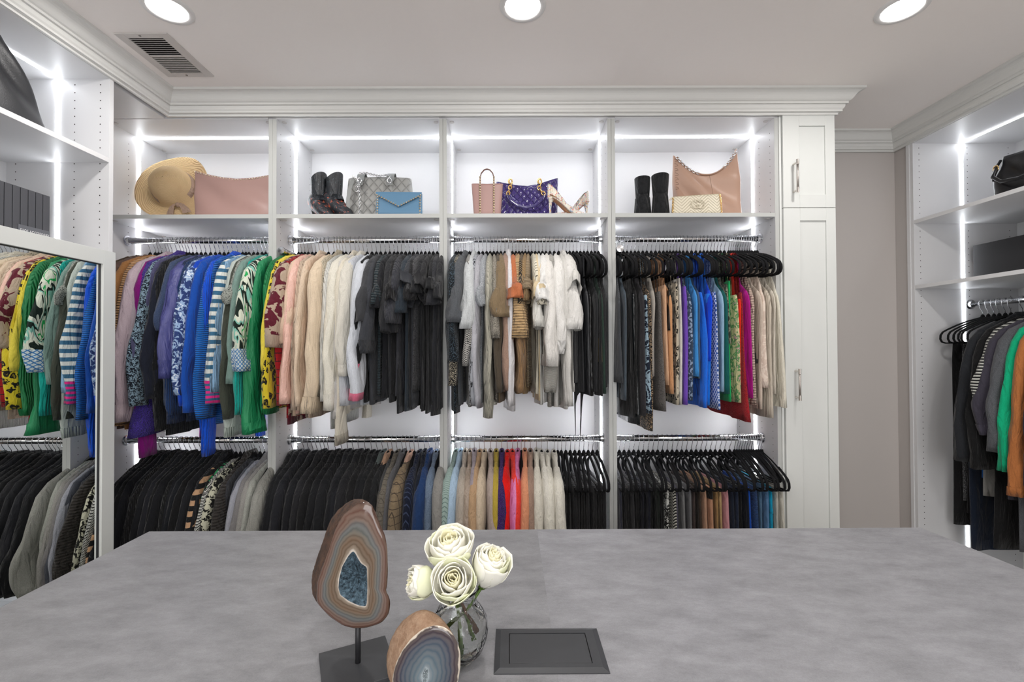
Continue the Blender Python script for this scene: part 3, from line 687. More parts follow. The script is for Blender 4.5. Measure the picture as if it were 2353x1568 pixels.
G3 = [
 (1036, 'blazer', 'black blazer with fine light flecks', fab('#0e1216', 'speck', '#3c4a55', 1.2), 'long', 950, 830, dict(a=.07, b=.028)),
 (1048, 'cardigan', 'black cardigan with white speckled bands', fab('#0e0e0f', 'speck', '#b3aa97', 1.), 'long', 885, 885, dict(a=.05)),
 (1060, 'tee', 'dark grey melange tee', fab('#44474b', 'melange', '#54575b'), 'short', 930, 745, dict(a=.075, b=.03, collar=True)),
 (1070, 'top', 'black and white houndstooth top', fab('#111111', 'diamond', '#b9b7b2', .35), 'long', 935, 840, {}),
 (1082, 'sweatshirt', 'pale grey melange short sleeve sweatshirt', fab('#a9adaf', 'melange', '#c2c5c6'), 'short', 930, 755, dict(a=.07, b=.03, collar=True)),
 (1093, 'blouse', 'grey leopard print blouse', fab('#9a9da3', 'leopard', '#2a2c30', .9), 'long', 932, 925, {}),
 (1103, 'blouse', 'silver grey blouse', fab('#9b9ba1', rough=.5), 'long', 938, 930, {}),
 (1113, 'top', 'grey tweed top', fab('#6d7278', 'melange', '#a8abae'), 'short', 925, 700, {}),
 (1122, 'sweater', 'grey sage ribbed sweater', rib('#a19e91'), 'long', 900, 960, dict(b=.022, lean=-.01)),
 (1131, 'top', 'light taupe textured top', fab('#aba497', 'boucle', '#ffffff', .5), 'short', 920, 780, {}),
 (1140, 'top', 'dark taupe jersey top', fab('#4d4438'), 'long', 925, 900, {}),
 (1149, 'tee', 'olive taupe top with wide short sleeve', fab('#75644c'), 'short', 925, 730, dict(a=.075, b=.036)),
 (1159, 'sweater', 'rosy brown knit sweater', fab('#8b7163', 'melange', '#9c8272'), 'long', 900, 895, dict(a=.06, b=.028, neck=.07)),
 (1168, 'shirt', 'white shirt with long tail', fab('#c9c7c9'), 'long', 945, 930, dict(collar=True, point=.0)),
 (1178, 'top', 'terracotta top with ruffled sleeve', fab('#a9633f'), 'short', 880, 692, dict(a=.055, b=.028)),
 (1187, 'sweater', 'brown ribbed sweater', rib('#86694a'), 'long', 905, 900, dict(b=.024)),
 (1195, 'sweater', 'tan cable knit sweater', fab('#b8996f', 'cable'), 'short', 905, 780, dict(a=.06, b=.032)),
 (1203, 'top', 'black and tan striped top', fab('#2a251f', 'vstripe', '#a58b66', .6), 'short', 880, 700, {}),
 (1211, 'sweater', 'camel brown ribbed sweater', rib('#8f7450'), 'short', 905, 690, {}),
 (1219, 'top', 'soft tan knit top', fab('#b19a7a', 'hrib', '#ffffff', .5), 'short', 890, 660, {}),
 (1227, 'top', 'cream and black pleated top', fab('#cfc9b8', 'vstripe', '#4a463e', .8), 'short', 905, 705, dict(b=.024)),
 (1236, 'tee', 'beige tee with rolled sleeve', fab('#c9b796'), 'short', 920, 690, dict(b=.026)),
 (1245, 'blouse', 'white pleated blouse', fab('#c9c8c2'), 'short', 930, 755, {}),
 (1254, 'tee', 'white tee with turned sleeve', fab('#d5d4d1'), 'short', 925, 700, dict(a=.07, b=.03)),
 (1263, 'blouse', 'white draped blouse with pointed hem', fab('#d3d0cb'), 'short', 845, 840, dict(a=.08, b=.03, point=.06)),
 (1273, 'blouse', 'ivory gauze blouse', fab('#d0cdc5', 'hrib', '#ffffff', .35), 'long', 935, 900, dict(b=.03)),
 (1284, 'sweatshirt', 'white top with puffed ribbed cuff', fab('#d6d4d0'), 'long', 935, 812, dict(a=.068, b=.034, cuff=(rib('#d0cfcc'), .16))),
 (1295, 'blouse', 'sheer white blouse', fab('#c4c2bd'), 'long', 940, 930, {}),
 (1305, 'tee', 'white top with angled sleeve', fab('#d2d0cc'), 'short', 935, 760, dict(a=.075, b=.03, collar=True)),
 (1314, 'tee', 'white ruffled top', fab('#cbc9c4'), 'short', 900, 660, dict(a=.06, b=.026)),
 (1323, 'tank_top', 'black tank top on slim hanger', fab('#2c2c2e'), 'tank', 880, None, {}),
 (1332, 'tank_top', 'black tank top on slim hanger', fab('#1b1b1d'), 'tank', 880, None, {}),
 (1341, 'blouse', 'black sleeveless blouse with long pointed hem', fab('#26272a'), 'tank', 900, None, dict(point=.28)),
 (1350, 'tank_top', 'black tank top on slim hanger', fab('#36373a', rough=.5), 'tank', 905, None, {}),
 (1359, 'tank_top', 'black sequinned tank top', fab('#111112', 'sparkle'), 'tank', 910, None, {}),
 (1368, 'tank_top', 'black tank top on slim hanger', fab('#202123'), 'tank', 900, None, {}),
 (1378, 'dress', 'dark green tank top with khaki hem', fab('#26372f'), 'tank', 905, None, dict(band=(-.50, .11, fab('#77694c')))),
 (1387, 'tank_top', 'black tank top on slim hanger', fab('#161617'), 'tank', 910, None, {}),
 (1396, 'tank_top', 'black tank top on slim hanger', fab('#242426'), 'tank', 890, None, {}),
]
p4 = 'upper rod of the fourth bay'
G4 = [
 (1430, 'top', 'grey pinstripe sleeveless top', fab('#3b3e42', 'vstripe', '#55585c', .6), 'tank', 880, None, dict(neck=.12, fold=.012)),
 (1441, 'tank_top', 'blue grey tank top', fab('#465059'), 'tank', 920, None, {}),
 (1450, 'tank_top', 'black jersey tank top', fab('#161617'), 'cami', 960, None, {}),
 (1459, 'tank_top', 'black sequinned tank top', fab('#14181a', 'sparkle'), 'cami', 975, None, {}),
 (1468, 'tank_top', 'black jersey tank top', fab('#101011'), 'tank', 950, None, {}),
 (1478, 'tank_top', 'charcoal brown tank top', fab('#2b292c'), 'tank', 955, None, {}),
 (1488, 'tank_top', 'blue and black marbled tank top', fab('#1a2230', 'floral', '#91a6b3', .6), 'cami', 950, None, dict(fold=.01)),
 (1497, 'top', 'black top with beige speckles', fab('#151312', 'speck', '#a98f72', 1.2), 'tank', 990, None, {}),
 (1508, 'tank_top', 'light grey tank top', fab('#9b958d'), 'tank', 865, None, dict(neck=.11, fold=.01)),
 (1518, 'tank_top', 'grey lace hem camisole', fab('#76716d', 'boucle', '#ffffff', .4), 'cami', 945, None, {}),
 (1529, 'tank_top', 'pale peach camisole', fab('#c59c7c'), 'cami', 885, None, {}),
 (1540, 'tank_top', 'tan camisole', fab('#b98860'), 'tank', 905, None, {}),
 (1550, 'tank_top', 'black embellished camisole', fab('#141312', 'sparkle'), 'cami', 760, None, {}),
 (1560, 'tank_top', 'black and cream snake print camisole', fab('#b5ab98', 'leopard', '#1d1b19', .8), 'cami', 930, None, {}),
 (1569, 'tank_top', 'pale silver camisole', fab('#bdb9b3', rough=.4), 'cami', 930, None, {}),
 (1577, 'tank_top', 'violet camisole', fab('#6844a8'), 'cami', 930, None, dict(strap=.012)),
 (1585, 'tank_top', 'lilac grey tank top', fab('#8f8d97'), 'cami', 850, None, {}),
 (1593, 'tank_top', 'slate navy tank top with dots', fab('#2f3d50', 'speck', '#8090a8', 3.), 'tank', 920, None, {}),
 (1601, 'tank_top', 'light blue tank top', fab('#3a86c8'), 'tank', 865, None, dict(fold=.012, neck=.11)),
 (1610, 'tank_top', 'dusty navy tank top', fab('#37506c'), 'tank', 870, None, {}),
 (1620, 'tank_top', 'royal blue draped tank top', fab('#1a63cf'), 'cami', 935, None, dict(fold=.014, strap=.02, flar=1.15)),
 (1631, 'tank_top', 'azure blue tank top', fab('#1570d8'), 'cami', 930, None, dict(fold=.012, strap=.02)),
 (1642, 'tank_top', 'electric blue draped top', fab('#0c45cf'), 'tank', 830, None, dict(fold=.014, point=.05)),
 (1653, 'tank_top', 'blue and white bandana print top', fab('#2f539c', 'diamond', '#c3cbe0', 1.), 'cami', 938, None, dict(flar=1.25, fold=.012)),
 (1662, 'tank_top', 'powder blue tank top', fab('#86a6bf'), 'tank', 900, None, {}),
 (1671, 'tank_top', 'dark teal tank top', fab('#0c534f'), 'tank', 905, None, {}),
 (1680, 'tank_top', 'grey green snakeskin print top', fab('#7c7f6c', 'floral', '#34382f', .4), 'cami', 790, None, dict(strap=.02)),
 (1688, 'tank_top', 'emerald green tank top', fab('#12a058'), 'cami', 923, None, dict(fold=.01)),
 (1696, 'tank_top', 'cream floral print top', fab('#c9bd94', 'floral', '#5f8f5a', .7, '#c9a0a0'), 'cami', 925, None, {}),
 (1704, 'tank_top', 'orange red tank top', fab('#e02a14'), 'cami', 880, None, dict(strap=.02)),
 (1714, 'top', 'red lace top with sheer hem', fab('#c90f20', 'boucle', '#ffffff', .35), 'cami', 965, None, dict(strap=.024, flar=1.3)),
 (1725, 'tank_top', 'magenta tank top', fab('#a30f7e'), 'tank', 915, None, {}),
 (1736, 'top', 'blush knitted tank top', fab('#c5ae9f', 'cable'), 'tank', 930, None, dict(neck=.12)),
 (1747, 'top', 'beige tank top with dark hem stripes', fab('#bfb0a2'), 'tank', 940, None, dict(band=(-.60, .02, fab('#3a3a3c')))),
 (1759, 'top', 'blush lace applique tank top', fab('#cbb8aa', 'floral', '#d9cabc', .7), 'tank', 890, None, dict(neck=.13, flar=1.1)),
 (1772, 'blouse', 'ivory pinstriped blouse', fab('#bfb5a6', 'vstripe', '#8d8478', .8), 'tank', 960, None, {}),
 (1784, 'blouse', 'ivory blouse with tied neck', fab('#c5bdb0'), 'tank', 905, None, dict(collar=False)),
 (1797, 'blouse', 'sheer cream long blouse', fab('#cfcabb'), 'tank', 935, None, dict(fold=.012, flar=1.15, neck=.13)),
]
def hlabel(look, place):
    for l in (f"black velvet hanger holding the {look}, {place}", f"velvet hanger holding the {look}, {place}", f"hanger holding the {look}, {place}"):
        if len(l.split()) <= 16: return l
    return f"hanger holding the {' '.join(look.split()[:6])}, {place}"
def rowrods(G, place, grp, zr, n_extra, bay, hl):
    used = row(G, place, grp, zr)
    for loc, rz, look, nar in used: hanger(loc, rz, hlabel(look, place), 'velvet hangers, '+place, nar)
    xs_ = sorted(l[0][0] for l in used); gaps = sorted([(xs_[i+1]-xs_[i], i) for i in range(len(xs_)-1)], reverse=True)[:n_extra]
    for g, i in gaps:
        hanger(((xs_[i]+xs_[i+1])/2, RODY, zr), math.radians(rnd(-3, 3)), hl, 'velvet hangers, '+place, True)
rowrods(G1, p1, 'clothes on the upper rod of the first bay', RODT, 4, 0, 'spare black velvet hanger on the upper rod of the first bay')
rowrods(G2, p2, 'clothes on the upper rod of the second bay', RODT, 2, 1, 'spare black velvet hanger on the upper rod of the second bay')
rowrods(G3, p3, 'clothes on the upper rod of the third bay', RODT, 3, 2, 'spare black velvet hanger on the upper rod of the third bay')
rowrods(G4, p4, 'clothes on the upper rod of the fourth bay', RODT, 6, 3, 'spare black velvet hanger on the upper rod of the fourth bay')

# ---- lower rods
HEM = 1350
q1 = 'lower rod of the first bay'
blk = ['#0c0d0f', '#111216', '#0e0f10', '#15161b', '#101318', '#0b0b0d', '#17181c', '#191a1f']
H1 = [(266+i*12.6, 'blazer', 'black jacket', fab(blk[i % 8]) if i % 5 else rib(blk[i % 8]), 'jacket', HEM, HEM, dict(collar=True, thick=.014, a=.06, b=.02)) for i in range(16)]
H1 += [(469, 'cardigan', 'black cardigan with tan stripes', fab('#131314'), 'jacket', HEM, HEM, dict(sleeve_mat=fab('#131314', 'stripe', '#b08c6c', 1.2))),
 (480, 'cardigan', 'black cardigan with green beads', fab('#121313', 'speck', '#1f9a58', 3.), 'jacket', HEM, HEM, {}),
 (491, 'cardigan', 'black and white dotted cardigan', fab('#101010', 'diamond', '#c6c6c0', .35), 'jacket', HEM, HEM, {}),
 (501, 'cardigan', 'black and ivory graphic print cardigan', fab('#131311', 'floral', '#b9b8a4', .45), 'jacket', HEM, HEM, {}),
 (515, 'cardigan', 'dark brown cable knit cardigan', fab('#332f2c', 'cable'), 'jacket', HEM, HEM, dict(collar=True, a=.07, b=.026)),
 (529, 'cardigan', 'dark grey ribbed cardigan', rib('#35363b'), 'jacket', HEM, HEM, {}),
 (541, 'cardigan', 'slate grey cardigan', fab('#4a4d56'), 'jacket', HEM, HEM, {}),
 (552, 'cardigan', 'light lilac grey cardigan', fab('#868891', 'melange', '#9a9ca4'), 'jacket', HEM, HEM, dict(a=.065)),
 (564, 'cardigan', 'mid grey cardigan', fab('#6e6c6c', 'melange', '#7d7b7b'), 'jacket', HEM, HEM, dict(collar=True)),
 (575, 'cardigan', 'stone grey cardigan', fab('#83817d', 'melange', '#94928e'), 'jacket', HEM, HEM, {}),
 (586, 'cardigan', 'pale grey cardigan', fab('#8e9089', 'melange', '#a0a29b'), 'jacket', HEM, HEM, dict(b=.022)),
 (600, 'cardigan', 'soft pale grey hooded cardigan', fab('#85857f', 'melange', '#969690'), 'jacket', HEM, HEM, dict(collar=True, a=.075, b=.028))]
q2 = 'lower rod of the second bay'
bl2 = ['#131417', '#17181b', '#1c1d22', '#15161a', '#1d1d20', '#121214']
H2 = [(x, 'blazer', 'black tailored blazer', fab(bl2[i % 6]), 'jacket', HEM, HEM, dict(collar=True, a=.066, b=.026, thick=.016, lean=.05)) for i, x in enumerate((622, 637, 652, 674, 695, 714, 731, 747, 762, 776, 790, 806, 822, 836))]
H2 += [(850, 'blazer', 'black blazer with grey green yoke', fab('#141415'), 'jacket', HEM, HEM, dict(collar=fab('#515a59'), a=.066, b=.026)),
 (864, 'blazer', 'black blazer with peach shoulder', fab('#191a1c'), 'jacket', HEM, HEM, dict(collar=fab('#b08d74'))),
 (874, 'blazer', 'dark grey wool blazer', fab('#3b3b3c'), 'jacket', HEM, HEM, {}),
 (886, 'blazer', 'grey glen plaid blazer', fab('#6c665c', 'plaid', '#4c4740', .5), 'jacket', HEM, HEM, dict(collar=True, a=.066, b=.028)),
 (900, 'blazer', 'mid grey tailored blazer', fab('#57575a'), 'jacket', HEM, HEM, dict(collar=True)),
 (919, 'blazer', 'tan windowpane tweed blazer', fab('#85745c', 'plaid', '#4a4036', .9), 'jacket', HEM, HEM, dict(collar=fab('#b89684'), a=.07, b=.030)),
 (941, 'blazer', 'navy pinstripe blazer', fab('#12182a', 'vstripe', '#36405a', .8), 'jacket', HEM, HEM, dict(collar=True, b=.026)),
 (955, 'blazer', 'dark navy blazer', fab('#101624'), 'jacket', HEM, HEM, dict(collar=True)),
 (968, 'blazer', 'bright navy blue blazer', fab('#1c3660'), 'jacket', HEM, HEM, dict(collar=True, b=.030, a=.07)),
 (984, 'jacket', 'denim blue linen jacket', fab('#55657a', 'melange', '#6e7d90'), 'jacket', HEM, HEM, dict(collar=True, b=.026)),
 (1001, 'blazer', 'light grey linen blazer', fab('#84827e'), 'jacket', HEM, HEM, dict(collar=True, b=.03, a=.07))]
q3 = 'lower rod of the third bay'
H3 = [(x, 'blazer', look, m_, 'jacket', HEM, HEM, dict(collar=True, a=.064, b=.027, **o)) for x, look, m_, o in [
 (1034, 'mint green striped blazer', fab('#93a6a0', 'vstripe', '#5a716c', .5), {}), (1046, 'pale blue blazer', fab('#9fb6cb'), {}), (1058, 'pale beige blazer', fab('#a89e92'), {}),
 (1070, 'taupe silk blazer', fab('#9b8b7c', rough=.45), {}), (1081, 'lilac grey blazer', fab('#9a9096'), {}), (1094, 'tan blazer', fab('#ae9070'), {}), (1106, 'cream blazer', fab('#bfae98'), {}),
 (1122, 'greige blazer', fab('#a5968e'), {}), (1136, 'mustard yellow blazer', fab('#ab953a'), {}), (1150, 'deep purple wool blazer', fab('#4a237c', 'boucle', '#ffffff', .4), dict(flar=1.)),
 (1164, 'scarlet blazer', fab('#d8140e'), {}), (1177, 'coral red blazer', fab('#de3a30'), {}), (1190, 'orchid pink satin blazer', fab('#cf72a6', rough=.4), {}),
 (1208, 'peach blazer', fab('#cd8a68'), {}), (1222, 'mocha linen blazer', fab('#8a7164', 'melange', '#99806f'), {}), (1237, 'warm white blazer', fab('#cac5b8'), {}),
 (1250, 'soft white draped jacket', fab('#cfcbc1'), {}), (1265, 'bright ivory blazer', fab('#d2cec2'), {}), (1282, 'ivory wool jacket with large lapel', fab('#cfcbc0'), {})]]
T3 = [(1300+i*11.3, 'trousers', 'black trousers over slim hanger', fab(['#1c1c1e', '#161617', '#232325'][i % 3]), 'trousers', HEM, None, dict(thick=.012, width=.17, fold=.005)) for i in range(9)]
q4 = 'lower rod of the fourth bay'
tl = [('dark slate', '#2c2d38'), ('black wool', '#161617'), ('charcoal pleated', '#2b2b2d'), ('black cotton', '#111112'), ('ink blue', '#15161f'), ('dark indigo', '#1a1c26'), ('black denim', '#131415'), ('dark bottle green', '#1a201c'), ('deep black', '#0d0d0e'),
      ('black and white script print', 0), ('black and white zigzag', 1), ('muted slate', '#4a4855'), ('light grey pleated', '#7a7a7a'), ('grey metallic', '#6a6a6c'), ('plum brown', '#3c3230'), ('dark chocolate', '#3a3028'), ('blush', '#b08a72'), ('peach with black waistband', 2),
      ('camel', '#9a7a50'), ('sand', '#b0946a'), ('dusty pink', '#c58d93'), ('midnight denim', '#1b2230'), ('navy denim', '#20283a'), ('black leather look', '#0f1012'), ('dark navy', '#121826'), ('royal blue', '#1148a8'), ('blue striped', 3), ('washed denim', '#4d6b86'), ('blue denim', '#5b7fa6'), ('turquoise belted', '#0e93b8'), ('white', '#bcbab2'), ('ivory', '#c6c3b8')]
T4 = []
for i, (lk, c) in enumerate(tl):
    m_ = fab(c) if isinstance(c, str) else [fab('#0f0f10', 'floral', '#cfcfca', .35), fab('#1a1a1a', 'zigzag', '#bcbab0', 1.), fab('#b5886c'), fab('#3c5f98', 'hrib', '#ffffff', .5)][c]
    o = dict(thick=.0125, width=.175, fold=.006)
    if c == 2: o['band'] = (-.203, .05, fab('#141414'))
    if lk.startswith('turq'): o['band'] = (-.30, .02, fab('#0f9fc6'))
    T4.append((1434+i*12.1, 'trousers', lk+' trousers', m_, 'trousers', HEM, None, o))
for G, pl, bay, n in ((H1, q1, 0, 4), (H2, q2, 1, 6), (H3+T3, q3, 2, 2), (T4, q4, 3, 6)):
    rowrods(G, pl, 'clothes on the '+pl, RODB, n, bay, 'spare black velvet hanger on the '+pl)

# ---- right wall rod (rod runs along y, near end of each hanger points to -x)
RG = [
 (2172, 'trousers', 'long black trousers', fab('#141416'), 'trousers', 1205, None, dict(width=.17, thick=.014)),
 (2184, 'trousers', 'grey tweed trousers', fab('#3a3b3d', 'speck', '#77787a', 1.), 'trousers', 1150, None, dict(width=.15, thick=.014)),
 (2196, 'trousers', 'black wide trousers', fab('#111113'), 'trousers', 1180, None, dict(width=.15)),
 (2207, 'trousers', 'dark blue denim trousers', fab('#1b2434'), 'trousers', 1262, None, dict(width=.17, thick=.016)),
 (2220, 'skirt', 'blue skirt', fab('#1f66b8'), 'trousers', 1100, None, dict(width=.12)),
 (2232, 'trousers', 'white cotton trousers', fab('#a9a8a5'), 'trousers', 1140, None, dict(width=.15)),
 (2246, 'blazer', 'charcoal black blazer with long sleeve', fab('#232529'), 'jacket', 1075, 1060, dict(a=.07, b=.026, collar=True)),
 (2263, 'dress', 'long black coat', fab('#111112'), 'jacket', 1260, 1075, dict(a=.06, b=.024)),
 (2284, 'top', 'black and white striped top', fab('#111214', 'stripe', '#b9b9b2', .38), 'long', 1000, 930, dict(a=.06, b=.024)),
 (2304, 'shirt', 'mauve grey shirt with rolled cuff', fab('#3d3a45'), 'long', 1150, 1000, dict(a=.07, b=.028, cuff=(fab('#403d49'), .12))),
 (2326, 'sweater', 'heather grey sweater', fab('#4a4c50', 'melange', '#5e6064'), 'long', 1270, 1040, dict(a=.07, b=.03)),
 (2346, 'top', 'emerald green long top', fab('#08a878'), 'long', 1100, 1085, dict(a=.055, b=.024)),
 (2366, 'shirt', 'burnt orange shirt', fab('#ae6c3c'), 'long', 1160, 1140, dict(a=.06, b=.026, cuff=(fab('#ae6c3c'), .06))),
 (2400, 'sweater', 'dark purple grey sweater', fab('#322f3a'), 'long', 1270, 1160, {}),
 (2440, 'dress', 'black long dress', fab('#131314'), 'long', 1300, 1100, {})]
pr = 'rod of the right closet'
for (px, name, look, mat, kind, hp, sp, o) in RG:
    y = PX(2, 1, 0); y = 2.24/(PX(px, 1, 800))
    if kind == 'trousers': y = 2.26/(PX(px, 1, 900))
    hem = PZ(hp, y, px)-RRZ; slv = None if sp is None else PZ(sp, y, px)-RRZ
    rz = -PI/2+math.radians(rnd(-4, 4))
    cat = {'trousers': 'trousers', 'skirt': 'skirt', 'jacket': 'jacket', 'blazer': 'jacket'}.get(name, name)
    garment(name, mat, (RRX, y, RRZ), rz, hem, kind, slv, label=look+' on the '+pr, cat=cat, group='clothes on the '+pr, **o)
    hanger((RRX, y, RRZ), rz, hlabel(look, pr), 'velvet hangers, '+pr, kind in ('long', 'jacket'))

# ------------------------------------------------------------------ bags, shoes and hat on the shelves
def T(o, loc=(0, 0, 0), rot=(0, 0, 0)): o.location = loc; o.rotation_euler = rot; return o
def sel(p, e): return [(sgp(math.cos(2*PI*j/p), e), sgp(math.sin(2*PI*j/p), e)) for j in range(p)]
def pouch(wb, wt, topfn, tb, tt, nv=16, m=64, e=.55, bulge=.0, crease=.0, seed=0, open_top=True, x0b=0, x0t=0, wp=1):
    """bag body: an oval loop of width wb..wt and depth tb..tt, top edge height topfn(x in -1..1)"""
    L = []; q = sel(m, e)
    for i in range(nv+1):
        v = i/nv; wv = (wb+(wt-wb)*v**wp)/2; tv = (tb+(tt-tb)*v)/2*(1+bulge*math.sin(PI*min(1, v*1.15)))
        if i == 0: wv *= .985; tv *= .9
        cx = x0b+(x0t-x0b)*v
        l = []
        for cxn, cyn in q:
            dz = crease*math.sin(7*cxn+seed+9*v)*v*(1-v)
            l.append((cx+wv*cxn, tv*cyn+crease*1.6*math.sin(5*cxn+seed*2+7*v)*math.sin(PI*v)*abs(cyn), v*topfn(cxn)+dz))
        L.append(l)
    if open_top:
        c = [(cx, 0, 0)]*m; last = L[-1]
        L.append([(cx+(p[0]-cx)*.975, p[1]*.80, p[2]-.001) for p in last]); L.append([(cx+(p[0]-cx)*.97, p[1]*.75, p[2]*.7) for p in last])
    return MB().loft(L, True, not open_top)
def studs(parent, pts, r=.0042, m=STUD, name='stud', nrm=(0, -1, 0), kind=None):
    me = mesh('stud', MB().add([(-r, 0, -r), (r, 0, -r), (r, 0, r), (-r, 0, r), (0, -r*.9, 0)], [(0, 1, 4), (1, 2, 4), (2, 3, 4), (3, 0, 4)])); me.materials.append(m)
    for p in pts: link(name, me, None, parent, p)
def chain(name, path, r, mat, parent, wire=.0016, kind=True):
    """links along a path, alternately turned"""
    pts = [Vector(p) for p in path]; d = [0]
    for i in range(1, len(pts)): d.append(d[-1]+(pts[i]-pts[i-1]).length)
    n = max(2, int(d[-1]/(r*1.35))); mb = MB()
    for k in range(n):
        s = d[-1]*(k+.5)/n; i = max(j for j in range(len(d)) if d[j] <= s+1e-9); i = min(i, len(pts)-2)
        c = pts[i].lerp(pts[i+1], (s-d[i])/(d[i+1]-d[i]+1e-9)); t = (pts[i+1]-pts[i]).normalized()
        a = Vector((0, 1, 0)) if k % 2 else t.cross(Vector((0, 1, 0))).normalized()
        if a.length < .1: a = Vector((1, 0, 0))
        mb.tube([tuple(c+t*r*math.cos(q)+a*r*.68*math.sin(q)) for q in [2*PI*j/10 for j in range(10)]], wire, 5, closed=True)
    return obj(name, mb, mat, parent, smooth=True)
def at(px, Y, z): return (PX(px, Y, 480), Y, z)
SH = SHELF
PXM = 1/460.0
# straw hat
STRAW = NT('straw'); _tc = STRAW.n('ShaderNodeTexCoord'); _sp = STRAW.n('ShaderNodeSeparateXYZ'); STRAW.l(_tc.outputs['Object'], _sp.inputs[0]); _r = STRAW.math('SQRT', STRAW.math('ADD', STRAW.math('MULTIPLY', _sp.outputs[0], _sp.outputs[0]), STRAW.math('MULTIPLY', _sp.outputs[1], _sp.outputs[1])))
_h = STRAW.math('ABSOLUTE', STRAW.math('SINE', STRAW.math('MULTIPLY', STRAW.math('SUBTRACT', _r, _sp.outputs[2]), PI/.0045)))
STRAW.l(STRAW.mix(_h, lin('#c3a274'), lin('#dcbf94')), STRAW.b.inputs['Base Color']); STRAW.b.inputs['Roughness'].default_value = .8; STRAW.bump(_h, .8, .003)
hx = PX(386, 2.36, 420); t = empty('sun_hat'); tag(t, 'wide brimmed straw sun hat with taupe ribbon bow leaning on the shelf', 'hat')
mb = MB(); prof = [(.002, .098), (.03, .097), (.055, .090), (.070, .076), (.078, .055), (.083, .028), (.087, .006), (.092, .0), (.111, -.001), (.125, .001), (.150, .006), (.172, .013), (.180, .017), (.180, .015), (.15, .003), (.10, -.004)]
L = []
for r, z in prof:
    if r < .093: r *= 1.16; z *= 1.08
    L.append([(r*math.cos(a), r*math.sin(a)*(1. if r < .09 else 1.06), z+(.020*math.sin(2*a+.6)+.010*math.sin(3*a+1))*max(0, (r-.1)/.08)) for a in [2*PI*j/64 for j in range(64)]])
mb.loft(L); obj('hat_body', mb, STRAW.m, t, smooth=True)
RIB = fab('#9a8272')
obj('ribbon', MB().lathe([(.0965, .034), (.0985, .034), (.1015, .018), (.1045, .004), (.102, .003)], 48), RIB, t, smooth=True)
# bow tails hang towards the lower edge of the crown
bow = MB().ball((.012, -.108, .016), .013, 10)
for s in (-1, 1):
    bow.loft([[(.012+s*.004, -.106, .020), (.012+s*.016, -.104, .024)], [(.012+s*.010, -.122, .030), (.012+s*.034, -.120, .028)], [(.012+s*.018, -.145, .026), (.012+s*.050, -.142, .022)], [(.012+s*.022, -.170, .026), (.012+s*.060, -.166, .020)]], closed=False)
obj('bow', bow, RIB, t, smooth=True)
t.location = (PX(394, 2.36, 420), 2.385, SH+.192)
t.rotation_euler = (math.radians(74), math.radians(-14), math.radians(10))
# pink studded tote
PINK = plain('blush_leather', '#a78780', .45, bump=.15, bscale=400)
t = empty('tote_bag', at(548, 2.34, SH)); t.location = (PX(447, 2.30)+.215, 2.30, SH)
top = lambda u: .252-.044*(1-abs(u)**1.6)-.012*(u > 0)*abs(u)
tag(t, 'large blush leather tote with gold studs along its curved top edge', 'bag')
obj('body', pouch(.40, .43, top, .12, .035, e=.5, crease=.006, m=72), PINK, t, smooth=True)
studs(t, [(-.205+i*.0142, -.0185, top(max(-1, min(1, (-.205+i*.0142)/.215)))-.006) for i in range(30)], .0036)
obj('handle', MB().tube([(-.03, .012, .19), (-.02, .012, .212), (.03, .014, .216), (.07, .012, .21), (.10, .012, .19)], .004, 8), plain('dark_brown_leather', '#4a3430', .5), t, smooth=True)
